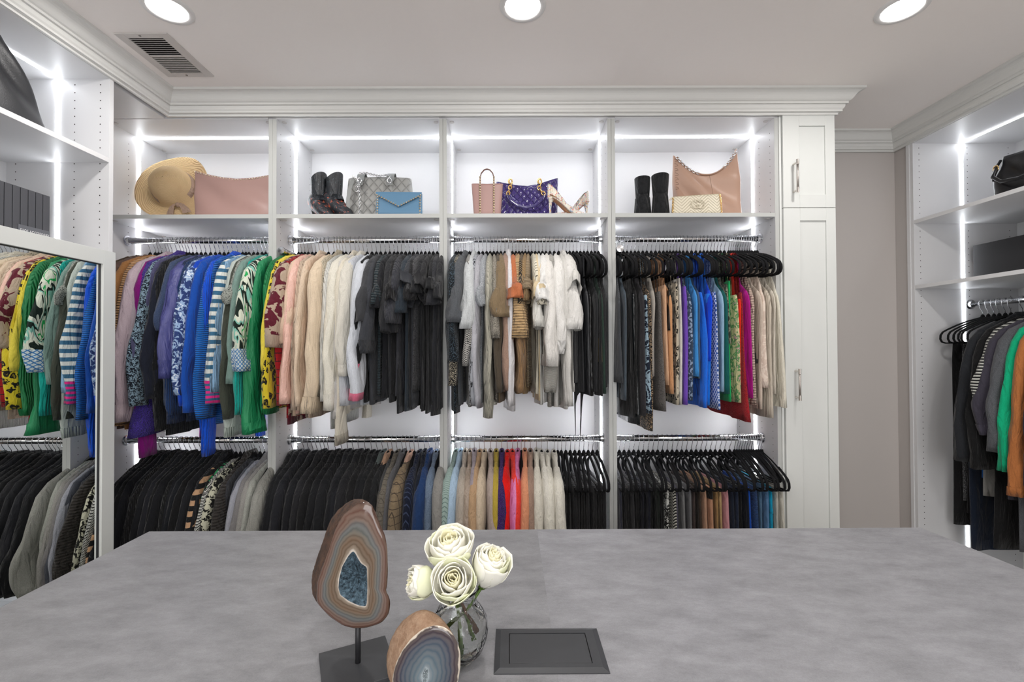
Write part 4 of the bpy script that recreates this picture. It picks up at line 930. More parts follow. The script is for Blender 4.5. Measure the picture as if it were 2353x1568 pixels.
# printed ankle boots
SNAKE = fab('#22262c', 'leopard', '#101216', .28, '#5a6a70', .4); FLOR = fab('#1e2126', 'floral', '#2c2e35', .45, '#b85a40', .45)
def boot(name, loc, rz, label, mats, shaft=.155, wshaft=.038, heel=.055, foot=.16, group=None, plainsh=False):
    t = empty(name, loc, rz); tag(t, label, 'boot', group); L = []; m = 24
    hz = heel
    # shaft from the top down, local -y is the toe
    rows = [(-.0, 0, wshaft*1.02, wshaft*1.12, 0.)] if 0 else []
    zs_ = [shaft+hz, shaft+hz-.03, shaft+hz-.07, shaft+hz-.10, hz+.05, hz+.03]
    ws = [wshaft*1.04, wshaft, wshaft*.93, wshaft*.88, wshaft*.84, wshaft*.85]; ds = [wshaft*1.28, wshaft*1.2, wshaft*1.1, wshaft*1.02, wshaft*1.1, wshaft*1.3]
    inner = [[(ws[0]*.80*math.cos(a), ds[0]*.76*math.sin(a), zs_[0]-.04) for a in [2*PI*j/m for j in range(m)]], [(ws[0]*.94*math.cos(a), ds[0]*.94*math.sin(a), zs_[0]-.001) for a in [2*PI*j/m for j in range(m)]]]
    for k, (z, w_, d_) in enumerate(zip(zs_, ws, ds)):
        L.append([(w_*math.cos(a), d_*math.sin(a)-(.0 if k < 4 else .006*(k-3)), z+(.0 if plainsh or k else .018*max(0, math.cos(a-PI/2+PI))-.0)) for a in [2*PI*j/m for j in range(m)]])
    if not plainsh: inner[1] = [(p[0]*.95, p[1]*.95, p[2]) for p in L[0]]
    obj('shaft', MB().loft(L), mats[0], t, smooth=True); obj('lining', MB().loft(inner), mats[2], t, smooth=True)
    if plainsh: obj('counter', MB().loft([[((.036+.008*k)*math.cos(a), (.046+.006*k)*math.sin(a), (hz+.05)*(1-k)+.0) for a in [2*PI*j/m for j in range(m)]] for k in (0, .5, 1)], False, True), mats[0], t, smooth=True)
    L = []
    for i in range(15):              # the foot: sections across from heel to toe
        s = i/14; y = .042-s*foot; drop = hz*(1-min(1, s*1.5)) ; base = drop*1.0 if s < .67 else 0
        hgt = (.062+.028*max(0, 1-abs(s-.2)/.3)) if s < .45 else .062*(1-(s-.45)/.55)**.7+.012
        ww = .030+.006*math.sin(PI*min(1, s*1.2)) if s < .75 else .034*(1-(s-.75)/.25*.8)
        if i == 0: ww *= .5; hgt *= .7
        L.append([(ww*math.cos(a), y, base+hgt/2+hgt/2*math.sin(a)) for a in [2*PI*j/m for j in range(m)]])
    obj('vamp', MB().loft(L, True, True), mats[1], t, smooth=True)
    obj('heel', MB().loft([[(r*math.cos(a), .022+r*math.sin(a), z) for a in [2*PI*j/10 for j in range(10)]] for z, r in ((0, .012), (.02, .012), (hz, .020), (hz+.015, .024))], True, True), plain('boot_heel', '#15130f', .4), t)
    return t
TANL = plain('tan_lining', '#a8703c', .6)
bb = boot('ankle_boot', (PX(733, 2.32), 2.315, SH), math.radians(48), 'dark snakeskin ankle boot with red floral patch, beside the side panel', (SNAKE, FLOR, TANL), .122, .029, .045, .15, 'printed ankle boots'); bb.scale = (1.25, 1.25, 1.3)
bb = boot('ankle_boot', (PX(768, 2.30), 2.30, SH), math.radians(58), 'dark snakeskin ankle boot with red floral patch, beside the grey tote', (SNAKE, FLOR, TANL), .118, .029, .045, .15, 'printed ankle boots'); bb.scale = (1.25, 1.25, 1.3)
# grey quilted tote
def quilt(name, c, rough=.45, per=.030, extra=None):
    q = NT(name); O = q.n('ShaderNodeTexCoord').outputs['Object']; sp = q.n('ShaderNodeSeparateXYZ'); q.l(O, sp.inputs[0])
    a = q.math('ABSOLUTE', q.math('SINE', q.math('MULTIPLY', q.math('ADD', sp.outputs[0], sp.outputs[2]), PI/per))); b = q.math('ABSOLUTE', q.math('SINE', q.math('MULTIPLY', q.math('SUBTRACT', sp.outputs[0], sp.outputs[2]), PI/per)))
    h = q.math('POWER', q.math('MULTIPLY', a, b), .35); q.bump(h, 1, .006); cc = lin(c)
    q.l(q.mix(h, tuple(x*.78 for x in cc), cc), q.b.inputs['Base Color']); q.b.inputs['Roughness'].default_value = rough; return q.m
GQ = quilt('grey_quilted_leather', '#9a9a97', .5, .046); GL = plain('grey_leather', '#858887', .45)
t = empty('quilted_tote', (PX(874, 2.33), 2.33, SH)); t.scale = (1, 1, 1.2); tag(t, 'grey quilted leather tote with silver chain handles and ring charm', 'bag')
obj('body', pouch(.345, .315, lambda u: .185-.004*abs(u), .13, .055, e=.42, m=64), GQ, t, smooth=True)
for s in (-1, 1):
    x = -.086 if s < 0 else .062
    obj('handle_tab', MB().loft([[(x-.016, -.062+.001*k, z), (x+.016, -.062+.001*k, z)] for k, z in ((0, .140), (1, .150))]+[[(x-.018, -.045, .17), (x+.018, -.045, .17)], [(x-.019, -.034, .192), (x+.019, -.034, .192)], [(x-.019, -.015, .203), (x+.019, -.015, .203)], [(x-.018, .02, .19), (x+.018, .02, .19)]], closed=False), GL, t, smooth=True)
    obj('grommet', MB().tube([(x+.010*math.cos(a), -.0625, .158+.010*math.sin(a)) for a in [2*PI*j/18 for j in range(18)]], .0028, 6, closed=True), CHROME, t, smooth=True)
chain('chain', [(-.086, -.058, .190), (-.06, -.045, .196), (0, -.04, .186), (.04, -.045, .188), (.062, -.055, .178)], .006, CHROME, t)
chain('chain', [(-.118, -.066, .176), (-.10, -.068, .165), (-.087, -.07, .150), (-.084, -.072, .12), (-.080, -.074, .06), (-.082, -.076, .01)], .006, CHROME, t)
obj('strap', MB().loft([[(x-.009, y, z), (x+.009, y, z)] for x, y, z in ((-.115, -.06, .17), (-.128, -.07, .13), (-.136, -.078, .08), (-.134, -.082, .03), (-.13, -.084, .004))], closed=False), GL, t, smooth=True)
ch = MB()
for s in (-1, 1): ch.tube([(-.088+s*.0055+.0095*math.cos(a)*s*-1*-1, -.079, .120+.0115*math.sin(a)) for a in ([(math.radians(q)+(PI if s > 0 else 0)) for q in range(-130, 131, 20)] if s > 0 else [math.radians(180+q)-PI for q in range(-130+180, 131+180, 20)])], .0021, 6)
obj('charm', ch, CHROME, t, smooth=True, label='silver charm of two interlocked open rings')
# blue envelope clutch
BLU = plain('dusty_blue_leather', '#5b82a0', .45, bump=.12, bscale=500)
t = empty('envelope_clutch', (PX(918, 2.22), 2.215, SH)); t.scale = (1, 1, 1.07); t.rotation_euler = (math.radians(-6), 0, math.radians(2)); tag(t, 'dusty blue envelope clutch with gold studs leaning on the grey tote', 'clutch')
obj('body', pouch(.222, .218, lambda u: .104, .03, .016, nv=6, m=40, e=.35, open_top=False), BLU, t, smooth=True)
obj('flap', MB().loft([[(-.110, -.0165, .106), (.110, -.0165, .106)], [(-.108, -.0195, .094), (.108, -.0195, .094)], [(-.062, -.0205, .068), (.062, -.0205, .068)], [(-.004, -.021, .037), (.004, -.021, .037)], [(-.004, -.017, .035), (.004, -.017, .035)]], closed=False), BLU, t)
pts = [(-.104+i*.0113, -.021, .090-i*.0113*.50) for i in range(10)]+[(.104-i*.0113, -.021, .090-i*.0113*.50) for i in range(9)]
pts += [(s*.101, -.0155, .006+i*.0125) for s in (-1, 1) for i in range(7)]
studs(t, pts, .0037)
# mini studded tote
MAU = plain('mauve_leather', '#a1807a', .5, bump=.15, bscale=500)
t = empty('mini_tote', (PX(1121, 2.23), 2.23, SH)); t.scale = (1, 1, 1.07); tag(t, 'small upright mauve tote with studded straps and arched handle', 'bag')
obj('body', pouch(.130, .152, lambda u: .142+.003*abs(u), .07, .04, e=.4, m=48), MAU, t, smooth=True)
pth = [(-.033, .002)]+[(-.033, .06), (-.033, .12), (-.033, .165), (-.028, .187), (-.014, .203), (0, .207), (.014, .203), (.028, .187), (.033, .165), (.033, .12), (.033, .06), (.033, .002)]
obj('handle', MB().tube([(x, -.0375+.012*max(0, z/.2), z) for x, z in pth], .0052, 8, ry=.0025), plain('brown_strap_leather', '#6d4b41', .5), t, smooth=True)
studs(t, [(s*.033, -.041+.012*z/.2, z) for s in (-1, 1) for z in [.008+.0115*i for i in range(15)]], .0042)
# purple patent tote
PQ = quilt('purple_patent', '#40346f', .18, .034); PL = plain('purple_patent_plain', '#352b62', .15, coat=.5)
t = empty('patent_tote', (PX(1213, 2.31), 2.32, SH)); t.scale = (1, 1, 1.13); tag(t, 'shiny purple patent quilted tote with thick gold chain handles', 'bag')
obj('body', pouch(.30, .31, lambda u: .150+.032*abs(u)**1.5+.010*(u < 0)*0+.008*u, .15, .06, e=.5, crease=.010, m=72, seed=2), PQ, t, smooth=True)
for x in (-.085, .060):
    chain('chain', [(x, -.045, .172), (x+.006, -.052, .150), (x-.004, -.062, .128), (x-.012 if x < 0 else x+.022, -.075, .098)], .0115, GOLD, t, .0030)
    obj('grommet', MB().tube([(x+.009*math.cos(a), -.044, .166+.011*math.sin(a)) for a in [2*PI*j/16 for j in range(16)]], .0035, 6, closed=True), GOLD, t, smooth=True)
obj('handle', MB().tube([(-.097, -.078, .095), (-.085, -.084, .070), (-.055, -.088, .048), (-.01, -.090, .038), (.035, -.088, .046), (.066, -.084, .068), (.080, -.078, .092)], .0065, 10), PL, t, smooth=True)
# polka dot pumps
DOT = fab('#d5d0c4', 'dots', '#b03030', .62, None, .4); NUD = plain('nude_leather', '#b98a68', .5)
def pump(loc, rot, label):
    t = empty('pump', loc); t.rotation_euler = rot; tag(t, label, 'shoe', 'polka dot pumps'); m = 24; n = 26; L = []; Lft = .215
    for i in range(n+1):             # sections from the heel (s=0) to the pointed toe, local -x is the heel
        s = i/n; x = s*Lft
        base = .088*(.5+.5*math.cos(PI*min(1, s/.68)))
        w_ = .027*(math.sin(PI*min(1, .18+s*1.6)/2) if s < .3 else 1)+.010*math.exp(-((s-.66)/.17)**2)
        if s > .72: w_ *= max(.10, 1-((s-.72)/.28)**1.25)
        if i == 0: w_ *= .6
        wall = .050*(1-s/.45)+.018 if s < .40 else .0236
        if s > .60: wall = .030-.018*(s-.60)/.40
        elif s > .40: wall = .0236+.0064*(s-.4)/.2
        ring = []
        for j in range(m):
            a = 2*PI*j/m; y = w_*math.cos(a); z = math.sin(a)
            if z > 0: z = z*wall*(1. if s > .60 else .55) if s > .60 else wall*(abs(math.cos(a))**.3)*min(1, z*3) if abs(math.cos(a)) > .72 else .004
            else: z = z*.004
            ring.append((x, y, base+z))
        L.append(ring)
    obj('upper', MB().loft(L, True, True), DOT, t, smooth=True)
    obj('heel', MB().loft([[(xx+r*math.cos(a), r*.9*math.sin(a), z) for a in [2*PI*j/12 for j in range(12)]] for z, xx, r in ((0, .012, .0045), (.03, .012, .005), (.06, .014, .008), (.078, .018, .014), (.088, .020, .020))], True, True), DOT, t, smooth=True)
    Ls = [[(s*Lft, yy*.024, .088*(.5+.5*math.cos(PI*min(1, s/.68)))+.0055) for yy in (-1, 1)] for s in [.03+i*.04 for i in range(15)]]
    obj('insole', MB().loft(Ls, closed=False), NUD, t)
    Ls = [[(s*Lft, yy*.020, .088*(.5+.5*math.cos(PI*min(1, s/.68)))-.0055) for yy in (-1, 1)] for s in [.08+i*.05 for i in range(17)]]
    obj('sole', MB().loft(Ls, closed=False), NUD, t)
    return t
pump((PX(1260, 2.215), 2.212, SH+.001), (0, 0, math.radians(8)), 'white pump with multicoloured dots, heel towards the purple tote')
pump((PX(1355, 2.31), 2.315, SH+.001), (0, 0, math.radians(-155)), 'white pump with multicoloured dots, crossed behind its pair')
# black suede boots
SU = fab('#17181a', 'floral', '#1f2022', .8)
SUL = plain('suede_lining', '#101010', .9)
bb = boot('suede_boot', (PX(1479, 2.28), 2.28, SH), math.radians(168), 'tall black suede boot, the shorter one standing nearer the shelf middle', (SU, SU, SUL), .150, .037, .05, .12, 'black suede boots', True)
bb = boot('suede_boot', (PX(1520, 2.25), 2.25, SH), math.radians(172), 'tall black suede boot standing beside the nude bag', (SU, SU, SUL), .152, .040, .05, .12, 'black suede boots', True)
# nude hobo bag
HOB = plain('nude_leather_soft', '#b08f7c', .42, bump=.2, bscale=250)
t = empty('hobo_bag', (PX(1625, 2.33), 2.335, SH)); tag(t, 'slouchy nude leather hobo bag with braided chain edge and deep dipped top', 'bag')
hob = lambda u: .232+(.105 if u < 0 else .140)*abs(u)**2.1
obj('body', pouch(.338, .325, hob, .13, .035, nv=20, e=.55, crease=.014, m=96, seed=4, x0b=.008), HOB, t, smooth=True)
edge = [(.1625*u, -.020, hob(u)) for u in [-.93+i*.085 for i in range(23)]]
chain('braided_chain', edge[:9], .008, CHROME, t, .0028); chain('braided_chain', edge[-6:], .008, CHROME, t, .0028)
obj('trim', MB().tube(edge, .0042, 6), plain('nude_trim', '#9b7a66', .5), t, smooth=True)
obj('seam', MB().tube([(.012, -.068, .012), (.012, -.066, .06), (.012, -.052, .15), (.012, -.024, .226)], .0009, 5), plain('nude_seam', '#7d6152', .7), t)
for k in range(7): obj('whipstitch', MB().tube([(-.166+.002*k*.2, -.026-.002*k, .310-.024*k), (-.154, -.030-.002*k, .305-.024*k), (-.150, -.032-.002*k, .297-.024*k), (-.165, -.028-.002*k, .295-.024*k)], .0011, 5), _mc['nude_seam'], t)
# cream chevron clutch
q = NT('cream_chevron'); O = q.n('ShaderNodeTexCoord').outputs['Object']; sp = q.n('ShaderNodeSeparateXYZ'); q.l(O, sp.inputs[0])
zz = q.math('ADD', sp.outputs[2], q.math('MULTIPLY', q.math('ABSOLUTE', q.math('SUBTRACT', q.math('FRACT', q.math('DIVIDE', q.math('ADD', sp.outputs[0], .5), .085)), .5)), .075))
h = q.math('POWER', q.math('ABSOLUTE', q.math('SINE', q.math('MULTIPLY', zz, PI/.014))), .4); q.bump(h, .9, .003)
q.l(q.mix(h, lin('#bdb39b'), lin('#d8cfba')), q.b.inputs['Base Color']); q.b.inputs['Roughness'].default_value = .45; CREAM = q.m
t = empty('chevron_clutch', (PX(1602, 2.21), 2.21, SH)); t.scale = (1, 1, 1.09); tag(t, 'cream chevron quilted clutch with gold side chains in front of the nude bag', 'clutch')
obj('body', pouch(.232, .222, lambda u: .082+.006*u, .05, .022, nv=8, m=48, e=.35, open_top=False), CREAM, t, smooth=True)
obj('zip', MB().tube([(-.112, -.002, .077), (0, -.002, .084), (.110, -.002, .090)], .0022, 6), plain('cream_zip', '#a89c80', .5), t)
chain('chain', [(-.114, -.012, .070), (-.116, -.014, .04), (-.117, -.016, .004)], .0045, GOLD, t, .0014); chain('chain', [(.112, -.010, .086), (.115, -.014, .05), (.117, -.016, .004)], .0045, GOLD, t, .0014)
em = MB()
for s, c in ((1, -.010), (-1, .012)):
    em.tube([(c+s*.019*math.cos(a), -.0245-.0005, .040+.019*math.sin(a)) for a in [math.radians(35+q*15) for q in range(20)]]+[(c+s*.019, -.0245, .037), (c+s*.006, -.0245, .037)], .0022, 6)
obj('emblem', em, plain('cream_emblem', '#cfc6b0', .45), t, smooth=True, label='raised emblem of two facing letters G')
obj('wrist_loop', MB().tube([(-.112, -.003, .077), (-.125, -.006, .070), (-.132, -.01, .062), (-.122, -.01, .064), (-.112, -.004, .074)], .002, 6), _mc['cream_emblem'], t)

# left cabinet: black slouchy bag, ribbed box
BL = plain('black_pebbled_leather', '#2a2b2e', .42, bump=.55, bscale=330)
ybag = 1.735; t = empty('leather_bag', (XL-.115, 1.47, z1s+TH)); t.rotation_euler = (0, 0, math.radians(90)); tag(t, 'black pebbled leather slouchy bag on the top left shelf', 'bag')
prf = lambda u: .10+.235*max(0, 1-((u+.12)/.62)**2) if u > -.12 else .335
obj('body', pouch(.42, .10, lambda u: .285, .16, .05, nv=24, m=64, e=.7, crease=.010, seed=1, x0b=.01, x0t=.03, wp=1.5), BL, t, smooth=True)
BXG = plain('charcoal_box', '#4a4b50', .55)
t = empty('storage_box'); tag(t, 'charcoal ribbed storage box with a label on the left shelf above the mirror', 'box')
bx_x = XL-.055; zb0 = z2s+.024; ya, yb = 1.20, 1.668
# front slightly back from the shelf edge, vertical ribs with dark gaps
bxk = bx('box_body', (LXB+.05, bx_x-.010, ya, yb, zb0, zb0+.166), BXG, t, .002)
wr = .0252; yy = yb; k = 0
while yy-wr > ya-.001:
    bx('rib_panel', (bx_x-.0095, bx_x, yy-wr+.0022, yy, zb0, zb0+.166), BXG, t, .001); yy -= wr; k += 1
bx('gap_backing', (bx_x-.0105, bx_x-.0085, ya, yb-.001, zb0+.001, zb0+.165), HOLE, t)
lab = bx('label_plate', (bx_x, bx_x+.0022, 1.560, yb-.002, zb0+.001, zb0+.038), plain('label_grey', '#62646a', .5), t)
cu = bpy.data.curves.new('label_text', 'FONT'); cu.body = 'SHOE ACCESSORIES'; cu.size = .0190; cu.align_x = 'CENTER'; cu.extrude = .0002; cu.space_character = 1.12
tmp = bpy.data.objects.new('tmp', cu); COL.objects.link(tmp); dg = bpy.context.evaluated_depsgraph_get()
me = bpy.data.meshes.new_from_object(tmp.evaluated_get(dg)); bpy.data.objects.remove(tmp)
me.materials.clear(); me.materials.append(plain('label_letters', '#d8d8da', .5))
lt = link('lettering', me, None, lab); lt.rotation_euler = (PI/2, 0, PI/2); lt.location = (bx_x+.0026, 1.6145, zb0+.012); lt.scale = (.098/max(v.co.x*2 for v in me.vertices), 1, 1)

# right cabinet: handbag and dark box
t = empty('handbag'); t.location = (XR+.17, 2.01, za+TH); t.rotation_euler = (0, 0, -PI/2); tag(t, 'black leather handbag with gold fittings on the upper right shelf', 'bag')
BLS = plain('smooth_black_leather', '#1c1c1f', .3, bump=.15, bscale=200)
obj('body', pouch(.36, .30, lambda u: .215-.012*(1-u*u), .15, .05, e=.5, crease=.012, m=64, seed=3), BLS, t, smooth=True)
obj('handle', MB().tube([(-.135, -.055, .16), (-.125, -.085, .11), (-.08, -.095, .075), (0, -.10, .062), (.08, -.095, .078), (.125, -.08, .12), (.13, -.055, .165)], .008, 10), BLS, t, smooth=True)
obj('handle_ring', MB().tube([(-.137+.011*math.cos(a), -.058, .155+.014*math.sin(a)) for a in [2*PI*j/14 for j in range(14)]], .003, 6, closed=True).tube([(.132+.011*math.cos(a), -.058, .160+.014*math.sin(a)) for a in [2*PI*j/14 for j in range(14)]], .003, 6, closed=True), GOLD, t, smooth=True)
obj('zip', MB().tube([(-.13, 0, .213), (-.05, 0, .206), (.05, 0, .206)], .004, 6), GOLD, t, smooth=True)
obj('zip_pull', MB().box(-.150, -.128, -.012, -.006, .195, .215), GOLD, t, bevel=.002)
obj('logo_plate', MB().prism([(-.018, .176), (0, .166), (.018, .176), (0, .188)], -.052, -.048), GOLD, t)
obj('side_tab', MB().tube([(-.15, -.02, .20), (-.158, -.045, .15), (-.145, -.06, .10)], .006, 8), BLS, t, smooth=True)
zt = zb+TH; t = bx('storage_box', (XR+.262+.02, RXB-.02, 1.70, RY1-.035, zt, zt+.205), plain('dark_box', '#2a2a2c', .75, bump=.1), None, .002)
tag(t, 'large plain black storage box on the lower right shelf', 'box')

# ------------------------------------------------------------------ things on the island
def TP(px, py, Y=None):              # point of the table top under a pixel
    d = fw*F + rt*(px-1176.5) - up*(py-784); k = (TZ-EYE)/d.z; return Vector((d.x*k, d.y*k, TZ))
t = empty('power_box'); tag(t, 'flush black power outlet box with closed lid set in the island top', 'outlet')
A, B, C, D = TP(1141, 1447.5), TP(1372, 1446), TP(1401, 1550.5), TP(1133, 1550.5)
x0, x1, y0, y1 = (A.x+D.x)/2, (B.x+C.x)/2, (C.y+D.y)/2, (A.y+B.y)/2
PBM = plain('graphite_plastic', '#3a3b3e', .42, bump=.1, bscale=900)
b_ = .010; fr = MB(); o = .026; lx0, lx1, ly0, ly1 = x0+o, x1-o, y0+.020, y1-.020; hgt = .005
def ring(mb, r0_, r1_):
    n0 = [(r0_[0], r0_[2]), (r0_[1], r0_[2]), (r0_[1], r0_[3]), (r0_[0], r0_[3])]; n1 = [(r1_[0], r1_[2]), (r1_[1], r1_[2]), (r1_[1], r1_[3]), (r1_[0], r1_[3])]
    mb.loft([[(x, y, r0_[4]) for x, y in n0], [(x, y, r1_[4]) for x, y in n1]])
ring(fr, (x0, x1, y0, y1, TZ+.0002), (x0, x1, y0, y1, TZ+.0015)); ring(fr, (x0, x1, y0, y1, TZ+.0015), (x0+b_, x1-b_, y0+b_, y1-b_, TZ+hgt)); ring(fr, (x0+b_, x1-b_, y0+b_, y1-b_, TZ+hgt), (lx0, lx1, ly0, ly1, TZ+hgt)); ring(fr, (lx0, lx1, ly0, ly1, TZ+hgt), (lx0, lx1, ly0, ly1, TZ+.0008))
obj('frame', fr, PBM, t); bx('well', (lx0, lx1, ly0, ly1, TZ+.0003, TZ+.0008), HOLE, t)
bx('lid', (lx0+.0012, lx1-.0012, ly0+.0012, ly1-.0012, TZ+.0008, TZ+hgt-.0004), PBM, t, .0006)

def agate(name, stops, scale, rough=.12):
    q = NT(name); at_ = q.n('ShaderNodeAttribute', attribute_name='band'); O = q.n('ShaderNodeTexCoord').outputs['Object']
    nz = q.n('ShaderNodeTexNoise', _Scale=28.0, _Detail=3.0); q.l(O, nz.inputs['Vector'])
    f = q.math('ADD', at_.outputs['Fac'], q.math('MULTIPLY', q.math('SUBTRACT', nz.outputs[0], .5), .28))
    base = q.ramp(f, stops)
    li = q.math('MULTIPLY', q.math('ABSOLUTE', q.math('SINE', q.math('MULTIPLY', f, scale))), .10)
    q.l(q.mix(li, base, lin('#c9b9a8')), q.b.inputs['Base Color']); q.b.inputs['Roughness'].default_value = rough; q.b.inputs['Coat Weight'].default_value = .5; return q.m
def rough_rock(name, c1, c2, sc=60., rough=.6):
    q = NT(name); O = q.n('ShaderNodeTexCoord').outputs['Object']; nz = q.n('ShaderNodeTexNoise', _Scale=sc, _Detail=8.0, _Roughness=.7); q.l(O, nz.inputs['Vector'])
    q.l(q.mix(q.ramp(nz.outputs[0], [(.35, 0.), (.65, 1.)]), lin(c1), lin(c2)), q.b.inputs['Base Color']); q.b.inputs['Roughness'].default_value = rough; q.bump(nz.outputs[0], 1, .008); return q.m
def resample(poly, n, closed=True):
    p = [Vector((a, b)) for a, b in poly]; p2 = p+[p[0]] if closed else p; d = [0]
    for i in range(1, len(p2)): d.append(d[-1]+(p2[i]-p2[i-1]).length)
    out = []; i = 0
    for k in range(n):
        s = d[-1]*k/n
        while d[i+1] < s: i += 1
        out.append(p2[i].lerp(p2[i+1], (s-d[i])/(d[i+1]-d[i]+1e-9)))
    for _ in range(2): out = [(out[j-1]+out[j]*2+out[(j+1) % n])/4 for j in range(n)]
    return out
def geode(parent, outer, hole, back_off, thick, mats, nrings=14, fr_y=0, dome=.004, hole_depth=.02, n=96):
    """outer, hole: outlines in x,z. The cut face is ringed, the rind goes back from it"""
    Oo, Hh = resample(outer, 4*n), resample(hole, 4*n)
    c = sum(Hh, Vector((0, 0)))/len(Hh)                      # line both outlines up by angle about the hole
    def byang(P_):
        pa = sorted([(math.atan2(p.y-c.y, p.x-c.x), p) for p in P_], key=lambda q: q[0]); return pa
    def samp(P_):
        pa = byang(P_); out = []
        for k in range(n):
            a = -PI+2*PI*(k+.5)/n; q = min(pa, key=lambda r: abs(r[0]-a)); out.append(q[1])
        out = [(out[j-1]+out[j]*2+out[(j+1) % n])/4 for j in range(n)]
        return out
    O2, H2 = samp(Oo), samp(Hh); mb = MB(); band = []; L = []
    for i in range(nrings+1):
        s = i/nrings; L.append([(O2[j].x+(H2[j].x-O2[j].x)*s, fr_y-dome*math.sin(PI*min(1, s*1.3)*.5)-(0 if i else -.003), O2[j].y+(H2[j].y-O2[j].y)*s) for j in range(n)]); band += [s]*n
    mb.loft(L); o = obj('cut_face', mb, mats[0], parent, smooth=True)
    at_ = o.data.attributes.new('band', 'FLOAT', 'POINT'); at_.data.foreach_set('value', band)
    mb = MB(); L = [L[-1]]; rr = random.Random(5)
    for i in range(1, 6):
        s = i/6; L.append([(H2[j].x+(c.x-H2[j].x)*s+rr.uniform(-1, 1)*.0016, fr_y-dome+hole_depth*math.sin(s*PI/2)+rr.uniform(-1, 1)*.002, H2[j].y+(c.y-H2[j].y)*s+rr.uniform(-1, 1)*.0016) for j in range(n)])
    mb.loft(L, False, True); obj('crystal_pocket', mb, mats[1], parent, smooth=False)
    mb = MB(); L = []; oc = sum(O2, Vector((0, 0)))/n
    for i in range(9):
        s = i/8; k = math.sqrt(max(0, 1-(s*.9)**4)); L.append([(oc.x+(O2[j].x-oc.x)*k*(1+.012*rr.uniform(-1, 1)*(i > 0))+back_off[0]*s, fr_y+.003+thick*s, oc.y+(O2[j].y-oc.y)*k*(1+.012*rr.uniform(-1, 1)*(i > 0))+back_off[1]*s) for j in range(n)])
    mb.loft(L, False, True); obj('rind', mb, mats[2], parent, smooth=True, label='rough outer rind')
Yg = TP(822.6, 1533).y; sc_ = F/Yg; foot = TP(822.6, 1533)
def gp(cx_, cy_): return ((cx_/2.941+640-822.6)/sc_, (1533-(cy_/2.941+1130))/sc_)
t = empty('geode_sculpture', tuple(foot)); tag(t, 'brown polished agate geode with blue hollow mounted on a black stand', 'geode')
BAS = plain('stand_graphite', '#3c3d40', .5, bump=.1, bscale=700)
pb = [TP(732.5, 1512), TP(885, 1470)]; e1 = (pb[1]-pb[0]); Lb = e1.length; e1.normalize(); e2 = Vector((e1.y, -e1.x, 0)); c0 = pb[0]-foot
q4 = [c0, c0+e1*Lb, c0+e1*Lb+e2*Lb, c0+e2*Lb]
obj('base_plate', MB().loft([[(p.x, p.y, 0.0002) for p in q4], [(p.x, p.y, .008) for p in q4]], True, True), BAS, t, bevel=.0008)
obj('stand_rod', MB().tube([(0, 0, .008), (0, 0, .085)], .0048, 16), BLACKM, t, smooth=True)
outer = [gp(*p) for p in [(620, 72), (642, 105), (682, 225), (722, 300), (737, 400), (740, 550), (736, 640), (722, 692), (748, 692), (757, 760), (747, 830), (700, 888), (600, 920), (520, 925), (440, 905), (350, 845), (285, 775), (262, 740), (268, 620), (305, 500), (345, 390), (375, 300), (400, 225), (460, 150), (555, 82)]]
hole = [gp(*p) for p in [(522, 390), (485, 430), (445, 500), (425, 580), (420, 640), (432, 685), (490, 728), (555, 757), (607, 765), (612, 640), (608, 505), (570, 480), (545, 440)]]
AG1 = agate('brown_agate', [(0, '#3c2319'), (.12, '#573a30'), (.28, '#5f4d45'), (.42, '#4b5458'), (.54, '#56534c'), (.68, '#5d4835'), (.84, '#584838'), (.94, '#7c6f60'), (1, '#c0b8ae')], 26)
geode(t, outer, hole, (-.045, -.004), .060, (AG1, rough_rock('blue_druzy', '#16242f', '#7f9cae', 180., .35), rough_rock('brown_rind', '#24160e', '#644530', 70.)), fr_y=-.006, hole_depth=.022)
# second geode, in front
G2Y = .735; s2 = F/G2Y
def g2(cx_, cy_): return ((cx_/2.941+640-975)/s2, (1619-(cy_/2.941+1130))/s2)
X2, Z2 = PX(975, G2Y), 0
t = empty('agate_geode', (X2, G2Y, TZ)); t.location = (X2, G2Y, TZ); tag(t, 'tan shelled blue grey agate half standing in front of the glass vase', 'geode')
gz = lambda p: (p[0], max(.002, p[1]))
out2 = [gz(g2(*p)) for p in [(1050, 940), (1110, 950), (1160, 985), (1200, 1050), (1222, 1120), (1222, 1220), (1208, 1310), (1180, 1400), (1100, 1430), (950, 1432), (830, 1425), (768, 1380), (765, 1290), (790, 1190), (830, 1110), (890, 1030), (970, 965)]]
hol2 = [gz(g2(*p)) for p in [(990, 1210), (1008, 1225), (1004, 1290), (992, 1330), (975, 1320), (970, 1260)]]
AG2 = agate('blue_agate', [(0, '#cfc4b4'), (.035, '#30242a'), (.16, '#352c36'), (.32, '#303c4e'), (.55, '#42525f'), (.75, '#52646f'), (.92, '#6b7b84'), (1, '#a8b4ba')], 22)
geode(t, out2, hol2, (-.034, .012), .055, (AG2, plain('pale_crystal', '#9aa4a8', .4), rough_rock('tan_rind', '#a88468', '#c9a88c', 90., .8)), fr_y=0, hole_depth=.006, nrings=20, dome=.001)

